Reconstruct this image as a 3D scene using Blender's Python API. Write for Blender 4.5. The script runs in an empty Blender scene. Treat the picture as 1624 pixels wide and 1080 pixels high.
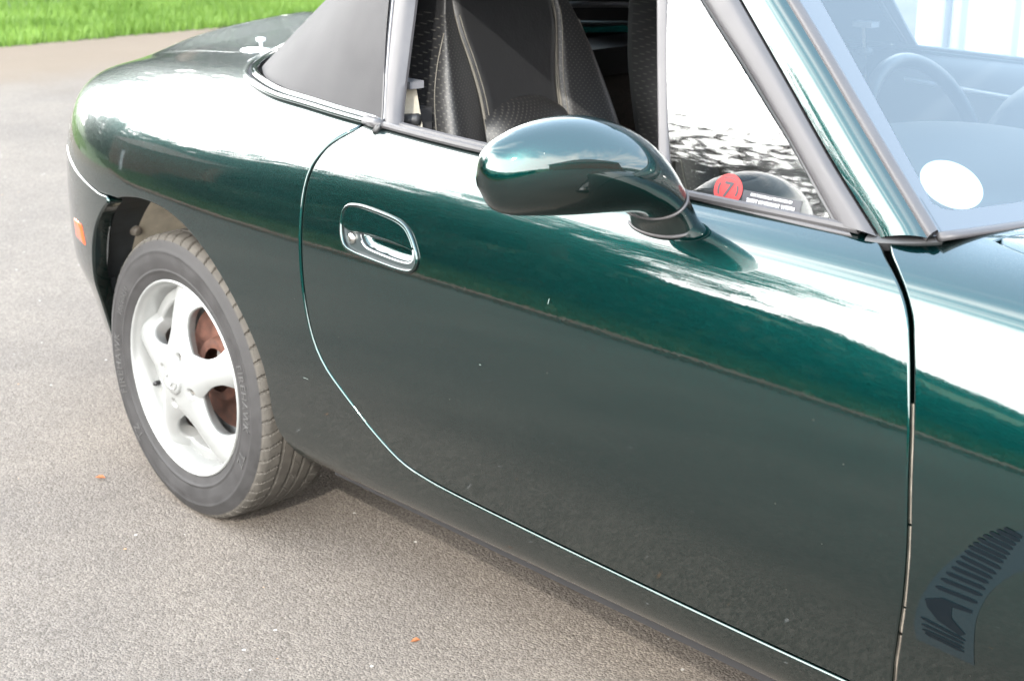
import bpy, bmesh, math, random
import numpy as np
from mathutils import Vector, Matrix

random.seed(7)
RNG = np.random.default_rng(7)
scene = bpy.context.scene
COL = scene.collection
R = math.radians

# ------------------------------------------------------------------ camera
cam_d = bpy.data.cameras.new('camera')
cam = bpy.data.objects.new('camera', cam_d)
COL.objects.link(cam)
YAW, PITCH, ROLL = .82214, .31532, -.0013
cam.location = (2.4967, -2.2328, 1.2801)
fwd = Vector((-math.sin(YAW) * math.cos(PITCH), math.cos(YAW) * math.cos(PITCH), -math.sin(PITCH)))
cam.rotation_euler = (Matrix.Rotation(ROLL, 3, fwd) @ fwd.to_track_quat('-Z', 'Y').to_matrix()).to_euler()
cam_d.sensor_width = 36.0
cam_d.lens = 2399.2 / 1624 * 36
cam_d.clip_start = .05
cam_d.clip_end = 600
cam_d.dof.use_dof = True
cam_d.dof.focus_distance = 2.15
cam_d.dof.aperture_fstop = 9.0
scene.camera = cam

# ------------------------------------------------------------------ light
SUN_EL, SUN_AZ = R(32), R(-46)          # azimuth measured from +X towards +Y
sun_dir = Vector((math.cos(SUN_EL) * math.cos(SUN_AZ), math.cos(SUN_EL) * math.sin(SUN_AZ), math.sin(SUN_EL)))
sd = bpy.data.lights.new('sun', 'SUN')
sd.energy = 5.0
sd.angle = R(.8)
sd.color = (1, .95, .86)
sun = bpy.data.objects.new('sun', sd)
COL.objects.link(sun)
sun.rotation_euler = sun_dir.to_track_quat('Z', 'Y').to_euler()

world = bpy.data.worlds.new('World')
scene.world = world
world.use_nodes = True
wt = world.node_tree
wt.nodes.clear()


def N(t, kind, **kw):
    n = t.nodes.new(kind)
    for k, v in kw.items():
        if k == 'op': n.operation = v
        elif k.startswith('i_'):
            key = k[2:]
            n.inputs[int(key) if key.isdigit() else key.replace('_', ' ')].default_value = v
        else: setattr(n, k, v)
    return n


def L(t, a, b, o=0, i=0):
    t.links.new(a.outputs[o] if isinstance(o, int) else a.outputs[o], b.inputs[i] if isinstance(i, int) else b.inputs[i])


def math_node(t, op, a, b=None, clamp=False):
    n = t.nodes.new('ShaderNodeMath'); n.operation = op; n.use_clamp = clamp
    for k, s in enumerate((a, b)):
        if s is None: continue
        if isinstance(s, (int, float)): n.inputs[k].default_value = s
        else: t.links.new(s, n.inputs[k])
    return n.outputs[0]


sky = N(wt, 'ShaderNodeTexSky', sky_type='NISHITA', sun_disc=False, sun_elevation=SUN_EL,
        sun_rotation=math.pi / 2 - SUN_AZ, air_density=1.0, dust_density=1.6, ozone_density=1.0)
tc = N(wt, 'ShaderNodeTexCoord')
sx = N(wt, 'ShaderNodeSeparateXYZ'); L(wt, tc, sx, 'Generated')
zc_ = math_node(wt, 'MAXIMUM', sx.outputs[2], 0.0)
zz = math_node(wt, 'ADD', zc_, .16)
cx = math_node(wt, 'DIVIDE', sx.outputs[0], zz)
cy = math_node(wt, 'DIVIDE', sx.outputs[1], zz)
cc = N(wt, 'ShaderNodeCombineXYZ')
wt.links.new(cx, cc.inputs[0]); wt.links.new(cy, cc.inputs[1])
mp = N(wt, 'ShaderNodeMapping'); mp.inputs['Rotation'].default_value = (0, 0, R(20)); mp.inputs['Scale'].default_value = (.28, 1.1, 1)
L(wt, cc, mp)
cn = N(wt, 'ShaderNodeTexNoise', i_Scale=2.0, i_Detail=7.0, i_Roughness=.56, i_Distortion=.5); L(wt, mp, cn)
# high streaky cloud, thicker towards the horizon
hz = N(wt, 'ShaderNodeMapRange', i_1=.30, i_2=.82, i_3=.32, i_4=-.24); wt.links.new(zc_, hz.inputs[0])
bank = N(wt, 'ShaderNodeVectorMath', operation='DOT_PRODUCT'); L(wt, tc, bank, 'Generated'); bank.inputs[1].default_value = (-.19, -.24, .0)
cs = math_node(wt, 'ADD', math_node(wt, 'ADD', cn.outputs['Fac'], hz.outputs[0]), bank.outputs['Value'])
cd = N(wt, 'ShaderNodeMapRange', interpolation_type='SMOOTHSTEP', i_1=.38, i_2=.74, i_3=.0, i_4=1.0); wt.links.new(cs, cd.inputs[0])
CLOUD = 92.0
mixc = N(wt, 'ShaderNodeMix', data_type='RGBA')
mixc.inputs['B'].default_value = (CLOUD, CLOUD * .985, CLOUD * .96, 1)
glow = N(wt, 'ShaderNodeMapRange', i_1=-.28, i_2=.28, i_3=.78, i_4=1.85); L(wt, bank, glow, 'Value')
clc = N(wt, 'ShaderNodeVectorMath', operation='SCALE'); clc.inputs[0].default_value = (CLOUD, CLOUD * .985, CLOUD * .96); wt.links.new(glow.outputs[0], clc.inputs['Scale'])
wt.links.new(clc.outputs[0], mixc.inputs['B'])
wt.links.new(cd.outputs[0], mixc.inputs['Factor']); 
veil = N(wt, 'ShaderNodeVectorMath', operation='ADD'); veil.inputs[1].default_value = (27, 36, 46)      # thin bright high haze
wt.links.new(sky.outputs[0], veil.inputs[0]); wt.links.new(veil.outputs[0], mixc.inputs['A'])
bg = N(wt, 'ShaderNodeBackground', i_Strength=.1)
wt.links.new(mixc.outputs['Result'], bg.inputs['Color'])
wo = N(wt, 'ShaderNodeOutputWorld'); L(wt, bg, wo)

scene.view_settings.view_transform = 'Standard'
scene.view_settings.look = 'None'
scene.view_settings.gamma = 1
scene.view_settings.use_curve_mapping = False
scene.view_settings.exposure = .06
scene.cycles.use_denoising = True
scene.cycles.max_bounces = 10
scene.cycles.transparent_max_bounces = 12
scene.cycles.caustics_reflective = False
scene.cycles.caustics_refractive = False
scene.cycles.sample_clamp_indirect = 8


# ------------------------------------------------------------------ materials
def mat(name):
    m = bpy.data.materials.new(name); m.use_nodes = True
    t = m.node_tree
    return m, t, t.nodes['Principled BSDF']


def plain(name, col, rough=.5, metal=0.0, spec=.5, noise=0.0, nscale=40, bump=0.0, bscale=300, coat=0.0):
    m, t, b = mat(name)
    b.inputs['Base Color'].default_value = (*col, 1)
    b.inputs['Roughness'].default_value = rough
    b.inputs['Metallic'].default_value = metal
    b.inputs['Specular IOR Level'].default_value = spec
    b.inputs['Coat Weight'].default_value = coat
    tc = N(t, 'ShaderNodeTexCoord')
    if noise:
        n = N(t, 'ShaderNodeTexNoise', i_Scale=nscale, i_Detail=5.0, i_Roughness=.6); L(t, tc, n, 'Object')
        mr = N(t, 'ShaderNodeMapRange', i_1=.3, i_2=.7, i_3=1 - noise, i_4=1 + noise); L(t, n, mr)
        mx = N(t, 'ShaderNodeVectorMath', operation='SCALE'); mx.inputs[0].default_value = col
        L(t, mr, mx, 0, 'Scale'); L(t, mx, b, 0, 'Base Color')
        r2 = N(t, 'ShaderNodeMapRange', i_1=.3, i_2=.7, i_3=max(.02, rough - .1), i_4=min(1, rough + .1)); L(t, n, r2); L(t, r2, b, 0, 'Roughness')
    if bump:
        n = N(t, 'ShaderNodeTexNoise', i_Scale=bscale, i_Detail=3.0); L(t, tc, n, 'Object')
        bp = N(t, 'ShaderNodeBump', i_Strength=bump, i_Distance=.001); L(t, n, bp, 0, 'Height'); L(t, bp, b, 0, 'Normal')
    return m


def make_paint():
    m, t, b = mat('green_metallic_paint')
    tc = N(t, 'ShaderNodeTexCoord')
    fl = N(t, 'ShaderNodeTexVoronoi', i_Scale=2200.0); L(t, tc, fl, 'Object')
    mr = N(t, 'ShaderNodeMapRange', i_1=0.0, i_2=1.0, i_3=.85, i_4=1.15)
    sep = N(t, 'ShaderNodeSeparateColor'); L(t, fl, sep, 'Color'); L(t, sep, mr)
    sc = N(t, 'ShaderNodeVectorMath', operation='SCALE'); sc.inputs[0].default_value = (.0007, .0205, .0190)
    L(t, mr, sc, 0, 'Scale'); L(t, sc, b, 0, 'Base Color')
    # each flake lies at its own small tilt
    geo = N(t, 'ShaderNodeNewGeometry')
    off = N(t, 'ShaderNodeVectorMath', operation='SUBTRACT'); L(t, fl, off, 'Color'); off.inputs[1].default_value = (.5, .5, .5)
    o2 = N(t, 'ShaderNodeVectorMath', operation='SCALE'); o2.inputs['Scale'].default_value = .16; L(t, off, o2)
    ad = N(t, 'ShaderNodeVectorMath', operation='ADD'); L(t, geo, ad, 'Normal'); L(t, o2, ad, 0, 1)
    nn = N(t, 'ShaderNodeVectorMath', operation='NORMALIZE'); L(t, ad, nn)
    L(t, nn, b, 0, 'Normal')
    b.inputs['Metallic'].default_value = 1.0
    b.inputs['Roughness'].default_value = .36
    b.inputs['Coat Weight'].default_value = 1.0
    b.inputs['Coat IOR'].default_value = 1.68
    # dust on the lacquer, coarser low on the panels
    sp = N(t, 'ShaderNodeSeparateXYZ'); L(t, tc, sp, 'Object')
    n1 = N(t, 'ShaderNodeTexNoise', i_Scale=900.0, i_Detail=2.0); L(t, tc, n1, 'Object')
    n2 = N(t, 'ShaderNodeTexNoise', i_Scale=5.0, i_Detail=4.0); L(t, tc, n2, 'Object')
    a = math_node(t, 'MULTIPLY', n1.outputs['Fac'], n2.outputs['Fac'])
    r = N(t, 'ShaderNodeMapRange', i_1=.2, i_2=.45, i_3=.03, i_4=.065); t.links.new(a, r.inputs[0]); L(t, r, b, 0, 'Coat Roughness')
    # specks of dust and stone chips
    dv = N(t, 'ShaderNodeTexVoronoi', i_Scale=85.0); L(t, tc, dv, 'Object')
    dsep = N(t, 'ShaderNodeSeparateColor'); L(t, dv, dsep, 'Color')
    m1 = N(t, 'ShaderNodeMath', operation='LESS_THAN', i_1=.085); L(t, dv, m1, 'Distance')
    m2 = N(t, 'ShaderNodeMath', operation='GREATER_THAN', i_1=.975); L(t, dsep, m2, 0)
    m3 = math_node(t, 'MULTIPLY', m1.outputs[0], m2.outputs[0])
    m3 = math_node(t, 'MULTIPLY', m3, .55)
    # dried road film towards the sill
    film = N(t, 'ShaderNodeMapRange', interpolation_type='SMOOTHSTEP', i_1=.42, i_2=.20, i_3=0.0, i_4=.10); L(t, sp, film, 2)
    n3 = N(t, 'ShaderNodeTexNoise', i_Scale=26.0, i_Detail=6.0, i_Roughness=.7); L(t, tc, n3, 'Object')
    fm = math_node(t, 'MULTIPLY', film.outputs[0], n3.outputs['Fac'])
    dm = N(t, 'ShaderNodeMix', data_type='RGBA'); dm.inputs['B'].default_value = (.22, .21, .18, 1)
    t.links.new(math_node(t, 'MAXIMUM', m3, fm), dm.inputs['Factor']); t.links.new(sc.outputs[0], dm.inputs['A']); t.links.new(dm.outputs['Result'], b.inputs['Base Color'])
    inv = math_node(t, 'MULTIPLY', math_node(t, 'SUBTRACT', 1.0, m3), 1.0); t.links.new(inv, b.inputs['Coat Weight'])
    # faint orange peel, only in the lacquer
    op = N(t, 'ShaderNodeTexNoise', i_Scale=160.0, i_Detail=1.0); L(t, tc, op, 'Object')
    bp = N(t, 'ShaderNodeBump', i_Strength=.02, i_Distance=.001); L(t, op, bp, 0, 'Height'); L(t, bp, b, 0, 'Coat Normal')
    return m


def make_asphalt():
    m, t, b = mat('asphalt')
    tc = N(t, 'ShaderNodeTexCoord')
    v = N(t, 'ShaderNodeTexVoronoi', i_Scale=230.0); L(t, tc, v, 'Object')
    n = N(t, 'ShaderNodeTexNoise', i_Scale=120.0, i_Detail=6.0, i_Roughness=.75); L(t, tc, n, 'Object')
    big = N(t, 'ShaderNodeTexNoise', i_Scale=1.3, i_Detail=6.0, i_Roughness=.6); L(t, tc, big, 'Object')
    cr = N(t, 'ShaderNodeValToRGB')
    e = cr.color_ramp.elements
    e[0].position = .22; e[0].color = (.077, .0685, .061, 1)
    e[1].position = .82; e[1].color = (.171, .154, .138, 1)
    s = N(t, 'ShaderNodeSeparateColor'); L(t, v, s, 'Color')
    mixv = math_node(t, 'ADD', math_node(t, 'MULTIPLY', s.outputs[0], .45), math_node(t, 'MULTIPLY', n.outputs['Fac'], .62))
    t.links.new(mixv, cr.inputs[0])
    tint = N(t, 'ShaderNodeValToRGB'); te = tint.color_ramp.elements
    te[0].position = .32; te[0].color = (.80, .78, .77, 1)
    te[1].position = .68; te[1].color = (1.08, 1.04, .99, 1)
    L(t, big, tint)
    # sandy, mossy strip along the lawn edge
    sp = N(t, 'ShaderNodeSeparateXYZ'); L(t, tc, sp, 'Object')
    wob = math_node(t, 'ADD', sp.outputs[0], math_node(t, 'MULTIPLY', big.outputs['Fac'], 1.6))
    ed = N(t, 'ShaderNodeMapRange', interpolation_type='SMOOTHSTEP', i_1=-4.3, i_2=-5.6, i_3=0.0, i_4=.75); t.links.new(wob, ed.inputs[0])
    mu = N(t, 'ShaderNodeMix', data_type='RGBA', blend_type='MULTIPLY'); mu.inputs['Factor'].default_value = 1
    t.links.new(cr.outputs[0], mu.inputs['A']); t.links.new(tint.outputs[0], mu.inputs['B'])
    me = N(t, 'ShaderNodeMix', data_type='RGBA'); me.inputs['B'].default_value = (.125, .095, .068, 1)
    t.links.new(ed.outputs[0], me.inputs['Factor']); t.links.new(mu.outputs['Result'], me.inputs['A'])
    # stray pale and rusty chippings
    v2 = N(t, 'ShaderNodeTexVoronoi', i_Scale=48.0); L(t, tc, v2, 'Object'); s2 = N(t, 'ShaderNodeSeparateColor'); L(t, v2, s2, 'Color')
    a1 = N(t, 'ShaderNodeMath', operation='LESS_THAN', i_1=.16); L(t, v2, a1, 'Distance')
    a2 = N(t, 'ShaderNodeMath', operation='GREATER_THAN', i_1=.955); L(t, s2, a2, 0)
    cc2 = N(t, 'ShaderNodeMix', data_type='RGBA'); cc2.inputs['A'].default_value = (.34, .33, .31, 1); cc2.inputs['B'].default_value = (.28, .17, .10, 1)
    a4 = N(t, 'ShaderNodeMath', operation='GREATER_THAN', i_1=.72); L(t, s2, a4, 1); L(t, a4, cc2)
    mm = N(t, 'ShaderNodeMix', data_type='RGBA'); t.links.new(math_node(t, 'MULTIPLY', a1.outputs[0], a2.outputs[0]), mm.inputs['Factor'])
    t.links.new(me.outputs['Result'], mm.inputs['A']); t.links.new(cc2.outputs['Result'], mm.inputs['B']); t.links.new(mm.outputs['Result'], b.inputs['Base Color'])
    b.inputs['Roughness'].default_value = .9
    b.inputs['Specular IOR Level'].default_value = .10
    bp = N(t, 'ShaderNodeBump', i_Strength=.6, i_Distance=.003)
    h = math_node(t, 'ADD', math_node(t, 'MULTIPLY', v.outputs['Distance'], -1.0), n.outputs['Fac'])
    t.links.new(h, bp.inputs['Height']); L(t, bp, b, 0, 'Normal')
    return m


def make_glass(name, ior, tint=(.86, .92, .90), film=0.0, rough=.004):  # film: share of the painted pale blue light haze
    m = bpy.data.materials.new(name); m.use_nodes = True; t = m.node_tree; t.nodes.clear()
    fr = N(t, 'ShaderNodeFresnel', i_IOR=ior)
    tr = N(t, 'ShaderNodeBsdfTransparent'); tr.inputs[0].default_value = (*tint, 1)
    gl = N(t, 'ShaderNodeBsdfGlossy', i_Roughness=rough); gl.inputs[0].default_value = (1, 1, 1, 1)
    tc = N(t, 'ShaderNodeTexCoord')
    n = N(t, 'ShaderNodeTexNoise', i_Scale=7.0, i_Detail=2.0); L(t, tc, n, 'Object')
    bp = N(t, 'ShaderNodeBump', i_Strength=.005, i_Distance=.01); L(t, n, bp, 0, 'Height'); L(t, bp, gl, 0, 'Normal')
    if film:                                        # pale blue light haze painted as a thin diffuse layer
        df = N(t, 'ShaderNodeBsdfDiffuse'); df.inputs[0].default_value = (.50, .68, .80, 1)
        fx = N(t, 'ShaderNodeMixShader', i_0=film); L(t, tr, fx, 0, 1); L(t, df, fx, 0, 2); tr = fx
    mx = N(t, 'ShaderNodeMixShader'); L(t, fr, mx); L(t, tr, mx, 0, 1); L(t, gl, mx, 0, 2)
    o = N(t, 'ShaderNodeOutputMaterial'); L(t, mx, o)
    return m


def make_leather(name, perforated):
    m, t, b = mat(name)
    b.inputs['Base Color'].default_value = (.0115, .0118, .013, 1)
    b.inputs['Roughness'].default_value = .45
    tc = N(t, 'ShaderNodeTexCoord')
    if perforated:
        mp = N(t, 'ShaderNodeMapping'); mp.inputs['Scale'].default_value = (150, 150, 150); mp.inputs['Rotation'].default_value = (0, 0, R(45)); sy = N(t, 'ShaderNodeSeparateXYZ'); L(t, tc, sy, 'Object'); cy = N(t, 'ShaderNodeCombineXYZ'); L(t, sy, cy, 1, 0); L(t, sy, cy, 2, 1); L(t, cy, mp)
        fr = N(t, 'ShaderNodeVectorMath', operation='FRACTION'); L(t, mp, fr)
        su = N(t, 'ShaderNodeVectorMath', operation='SUBTRACT'); L(t, fr, su); su.inputs[1].default_value = (.5, .5, 0)
        ml = N(t, 'ShaderNodeVectorMath', operation='MULTIPLY'); L(t, su, ml); ml.inputs[1].default_value = (1, 1, 0)
        ln = N(t, 'ShaderNodeVectorMath', operation='LENGTH'); L(t, ml, ln)
        mr = N(t, 'ShaderNodeMapRange', i_1=.13, i_2=.22, i_3=1.0, i_4=0.0); t.links.new(ln.outputs['Value'], mr.inputs[0])
        mx = N(t, 'ShaderNodeMix', data_type='RGBA'); mx.inputs['A'].default_value = (.0115, .0118, .013, 1); mx.inputs['B'].default_value = (.055, .052, .047, 1)
        L(t, mr, mx); t.links.new(mx.outputs['Result'], b.inputs['Base Color'])
    n = N(t, 'ShaderNodeTexNoise', i_Scale=220.0, i_Detail=4.0); L(t, tc, n, 'Object')
    n2 = N(t, 'ShaderNodeTexNoise', i_Scale=14.0, i_Detail=3.0); L(t, tc, n2, 'Object')
    h = math_node(t, 'ADD', n.outputs['Fac'], math_node(t, 'MULTIPLY', n2.outputs['Fac'], 6.0))
    bp = N(t, 'ShaderNodeBump', i_Strength=.3, i_Distance=.0012); t.links.new(h, bp.inputs['Height']); L(t, bp, b, 0, 'Normal')
    return m


def make_vinyl():
    m, t, b = mat('soft_top_vinyl')
    tc = N(t, 'ShaderNodeTexCoord')
    n = N(t, 'ShaderNodeTexNoise', i_Scale=9.0, i_Detail=5.0); L(t, tc, n, 'Object')
    cr = N(t, 'ShaderNodeValToRGB'); e = cr.color_ramp.elements
    e[0].position = .35; e[0].color = (.019, .0185, .020, 1); e[1].position = .7; e[1].color = (.028, .0275, .0285, 1)
    L(t, n, cr); L(t, cr, b, 0, 'Base Color')
    b.inputs['Roughness'].default_value = .62; b.inputs['Specular IOR Level'].default_value = .22
    g = N(t, 'ShaderNodeTexVoronoi', i_Scale=700.0); L(t, tc, g, 'Object')
    wv = N(t, 'ShaderNodeTexNoise', i_Scale=5.0, i_Detail=2.0); L(t, tc, wv, 'Object')
    h = math_node(t, 'ADD', math_node(t, 'MULTIPLY', g.outputs['Distance'], .5), math_node(t, 'MULTIPLY', wv.outputs['Fac'], 7.0))
    bp = N(t, 'ShaderNodeBump', i_Strength=.35, i_Distance=.001); t.links.new(h, bp.inputs['Height']); L(t, bp, b, 0, 'Normal')
    return m


def make_leaf(name, c1, c2, trans=.3, scale=.6):
    m = bpy.data.materials.new(name); m.use_nodes = True; t = m.node_tree
    b = t.nodes['Principled BSDF']; o = t.nodes['Material Output']
    tc = N(t, 'ShaderNodeTexCoord')
    n = N(t, 'ShaderNodeTexNoise', i_Scale=scale, i_Detail=6.0); L(t, tc, n, 'Object')
    cr = N(t, 'ShaderNodeValToRGB'); e = cr.color_ramp.elements
    e[0].position = .32; e[0].color = (*c1, 1); e[1].position = .68; e[1].color = (*c2, 1)
    L(t, n, cr); L(t, cr, b, 0, 'Base Color'); b.inputs['Roughness'].default_value = .6; b.inputs['Specular IOR Level'].default_value = .25
    tr = N(t, 'ShaderNodeBsdfTranslucent'); L(t, cr, tr)
    mx = N(t, 'ShaderNodeMixShader', i_0=trans); L(t, b, mx, 0, 1); L(t, tr, mx, 0, 2); L(t, mx, o)
    return m


def make_alloy():
    m = plain('silver_alloy', (.25, .255, .25), .38, .4, .5, noise=.04, nscale=18)
    return m


PAINT = make_paint()
ASPHALT = make_asphalt()
GLASS = make_glass('side_glass', 2.0, rough=.03)
SCREEN = make_glass('windscreen_glass', 1.85, (.74, .85, .86), .02)
LEATHER = make_leather('black_leather', False)
PERF = make_leather('perforated_leather', True)
VINYL = make_vinyl()
RUBBER = plain('seal_rubber', (.048, .046, .048), .38, spec=.3, noise=.05, nscale=18)
RUBBER_D = plain('dark_rubber', (.012, .012, .013), .45)
TYRE = plain('tyre_rubber', (.026, .025, .025), .62, spec=.25, noise=.22, nscale=30, bump=.25, bscale=500)
TREAD = plain('tyre_tread', (.055, .050, .043), .8, spec=.25, noise=.25, nscale=45, bump=.4, bscale=500)
ALLOY = make_alloy()
STEEL = plain('bare_steel', (.5, .48, .45), .3, 1.0)
RUST = plain('rusty_disc', (.115, .048, .032), .75, noise=.5, nscale=45, bump=.5)
LINER = plain('dusty_arch_liner', (.52, .46, .36), .9, noise=.25, nscale=14, bump=.4, bscale=90)
SPLASH = plain('splash_guard_plastic', (.030, .034, .036), .6, noise=.5, nscale=22)
BLACK = plain('underbody_black', (.010, .010, .011), .8, noise=.3)
GAP_PALE = plain('pale_gap_highlight', (.20, .175, .145), .4, noise=.4, nscale=35)  # pale colour paints the lit gap highlight; the guard bolt shares it
FRIT = plain('black_frit', (.012, .012, .014), .5, coat=1.0)
FRIT.node_tree.nodes['Principled BSDF'].inputs['Coat IOR'].default_value = 1.9
DASH = plain('dash_vinyl', (.024, .024, .026), .55, bump=.3, bscale=500)
CARPET = plain('dark_carpet', (.060, .050, .044), .95, noise=.3, nscale=120, bump=.6, bscale=600)
TRIM = plain('interior_trim', (.034, .034, .036), .5, bump=.2, bscale=400)
TRIM_L = plain('light_trim_piping', (.16, .16, .17), .35)
BELT = plain('belt_webbing', (.36, .33, .27), .8, noise=.08, nscale=150)
AMBER = plain('amber_lens', (.42, .058, .012), .3, coat=1.0)
REDLENS = plain('red_lens', (.45, .015, .012), .12, coat=1.0)
WHITE = plain('white_paper', (.85, .85, .84), .7)
DISC_P = plain('disc_paper', (.88, .88, .87), .6)
STICK_R = plain('sticker_red', (.20, .005, .006), .5)
STICK_REFL_K = plain('sticker_and_reflection_black', (.012, .013, .018), .45)
STICK_W = plain('sticker_white', (.85, .85, .85), .5)
MIRROR = plain('mirror_silver', (.9, .9, .9), .02, 1.0)
STITCH = plain('seam_thread', (.15, .14, .12), .7)
WALLW = plain('white_render', (.36, .365, .36), .85, noise=.04, nscale=3, bump=.2, bscale=60)
POSTM = plain('grey_post', (.13, .135, .15), .5)
BRICK = plain('red_brick', (.15, .055, .036), .85, noise=.35, nscale=6, bump=.4, bscale=80)
KERB = plain('brick_edging', (.22, .105, .07), .85, noise=.3, nscale=9)
ROOFT = plain('roof_tile', (.13, .06, .045), .8, noise=.3, nscale=5)
BARK = plain('bark', (.06, .045, .032), .9, noise=.3, nscale=8, bump=.6, bscale=30)
VERGE = make_leaf('verge_grass', (.035, .070, .014), (.070, .115, .026), .3, 1.4)
GRASSM = make_leaf('grass_blade', (.070, .135, .018), (.135, .225, .042), .35, 1.4)
SOIL = plain('lawn_soil', (.050, .085, .016), .95, noise=.4, nscale=3)
LEAFM = make_leaf('leaf', (.006, .017, .006), (.016, .038, .011), .2, .5)
LEAF2 = make_leaf('leaf_pale', (.014, .028, .008), (.034, .055, .016), .2, .5)
TWIG = make_leaf('twiggy_leaf', (.045, .037, .026), (.12, .10, .070), .2, .8)
DRY = make_leaf('dry_leaf', (.20, .065, .025), (.28, .12, .045), .2, 20)


# ------------------------------------------------------------------ mesh helpers
def mesh_obj(name, verts, faces, m, parent=None, normals=None, smooth=True, label=None):
    me = bpy.data.meshes.new(name)
    me.from_pydata([tuple(map(float, v)) for v in verts], [], [tuple(map(int, f)) for f in faces])
    me.update()
    if smooth: me.polygons.foreach_set('use_smooth', [True] * len(me.polygons))
    if normals is not None:
        me.normals_split_custom_set_from_vertices([tuple(map(float, n)) for n in normals])
    mats = m if isinstance(m, (list, tuple)) else [m]
    for q in mats: me.materials.append(q)
    o = bpy.data.objects.new(name, me); COL.objects.link(o)
    if parent: o.parent = parent
    if label: o['label'] = label
    return o


def empty(name, loc=(0, 0, 0), parent=None):
    o = bpy.data.objects.new(name, None); o.empty_display_size = .1
    o.location = loc; COL.objects.link(o)
    if parent: o.parent = parent
    return o


def tag(o, label=None, cat=None, group=None, kind=None):
    for k, v in (('label', label), ('category', cat), ('group', group), ('kind', kind)):
        if v: o[k] = v
    return o


class MB:
    """collects pieces of one mesh"""
    def __init__(s): s.v, s.f = [], []

    def add(s, v, f):
        k = len(s.v); s.v += [tuple(map(float, q)) for q in v]; s.f += [tuple(int(i) + k for i in q) for q in f]; return s

    def box(s, c, d, rot=None):
        x, y, z = (q / 2 for q in d)
        P = [Vector((i * x, j * y, k * z)) for i in (-1, 1) for j in (-1, 1) for k in (-1, 1)]
        if rot is not None: P = [rot @ q for q in P]
        return s.add([q + Vector(c) for q in P], [(0, 1, 3, 2), (4, 6, 7, 5), (0, 4, 5, 1), (2, 3, 7, 6), (0, 2, 6, 4), (1, 5, 7, 3)])

    def grid(s, P, closeu=False, closev=False, flip=False):
        P = np.asarray(P); n, m = P.shape[:2]
        f = []
        for i in range(n if closeu else n - 1):
            for j in range(m if closev else m - 1):
                q = (i * m + j, ((i + 1) % n) * m + j, ((i + 1) % n) * m + (j + 1) % m, i * m + (j + 1) % m)
                f.append(q[::-1] if flip else q)
        return s.add(P.reshape(-1, 3), f)

    def tube(s, path, r, k=8, closed=False, up=(0, 0, 1), sq=1.0):
        """round (or flattened by sq along up) tube along a path"""
        P = np.asarray(path, float); n = len(P)
        T = np.roll(P, -1, 0) - np.roll(P, 1, 0) if closed else np.gradient(P, axis=0)
        T /= np.linalg.norm(T, axis=1)[:, None] + 1e-12
        U = np.asarray(up, float); U = np.broadcast_to(U, P.shape)
        A = np.cross(T, U); A /= np.linalg.norm(A, axis=1)[:, None] + 1e-12
        B = np.cross(A, T)
        rr = np.broadcast_to(np.asarray(r, float), (n,))
        a = np.linspace(0, 2 * np.pi, k, endpoint=False)
        G = P[:, None] + rr[:, None, None] * (np.cos(a)[None, :, None] * A[:, None] + sq * np.sin(a)[None, :, None] * B[:, None])
        b = len(s.v)
        s.grid(G, closeu=closed, closev=True)
        if not closed:
            s.f.append(tuple(b + i for i in range(k))); s.f.append(tuple(b + (n - 1) * k + i for i in range(k))[::-1])
        return s

    def obj(s, name, m, parent=None, smooth=True, label=None, loc=None, auto=None):
        o = mesh_obj(name, s.v, s.f, m, parent, smooth=smooth, label=label)
        bm = bmesh.new(); bm.from_mesh(o.data); bmesh.ops.recalc_face_normals(bm, faces=bm.faces)
        if auto is not None:
            for e in bm.edges:
                if len(e.link_faces) == 2 and e.calc_face_angle(0) > R(auto): e.smooth = False
        bm.to_mesh(o.data); bm.free()
        if loc: o.location = loc
        return o


def spl(P, n, closed=False):
    """Catmull-Rom through points, n samples by arc length"""
    P = np.asarray(P, float)
    Q = np.vstack([P[-1:], P, P[:2]]) if closed else np.vstack([2 * P[0] - P[1], P, 2 * P[-1] - P[-2]])
    out = []
    t = np.linspace(0, 1, 24, endpoint=False)[:, None]
    for i in range(1, len(Q) - 2):
        a, b, c, d = Q[i - 1:i + 3]
        out.append(.5 * (2 * b + (c - a) * t + (2 * a - 5 * b + 4 * c - d) * t ** 2 + (3 * b - a - 3 * c + d) * t ** 3))
    out = np.vstack(out + [Q[-2:-1]])
    L_ = np.concatenate([[0], np.cumsum(np.linalg.norm(np.diff(out, axis=0), axis=1))])
    s = np.linspace(0, L_[-1], n + 1)[:-1] if closed else np.linspace(0, L_[-1], n)
    return np.stack([np.interp(s, L_, out[:, k]) for k in range(P.shape[1])], -1)


def seg_dist(X, A, B):
    """distance of points to a set of segments, in chunks"""
    E = B - A; ee = (E * E).sum(1) + 1e-12; d = np.empty(len(X))
    for i in range(0, len(X), 4000):
        w = X[i:i + 4000, None] - A[None]
        t = np.clip((w[..., 0] * E[:, 0] + w[..., 1] * E[:, 1]) / ee, 0, 1)
        d[i:i + 4000] = ((w[..., 0] - t * E[:, 0]) ** 2 + (w[..., 1] - t * E[:, 1]) ** 2).min(1)
    return np.sqrt(d)


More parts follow.
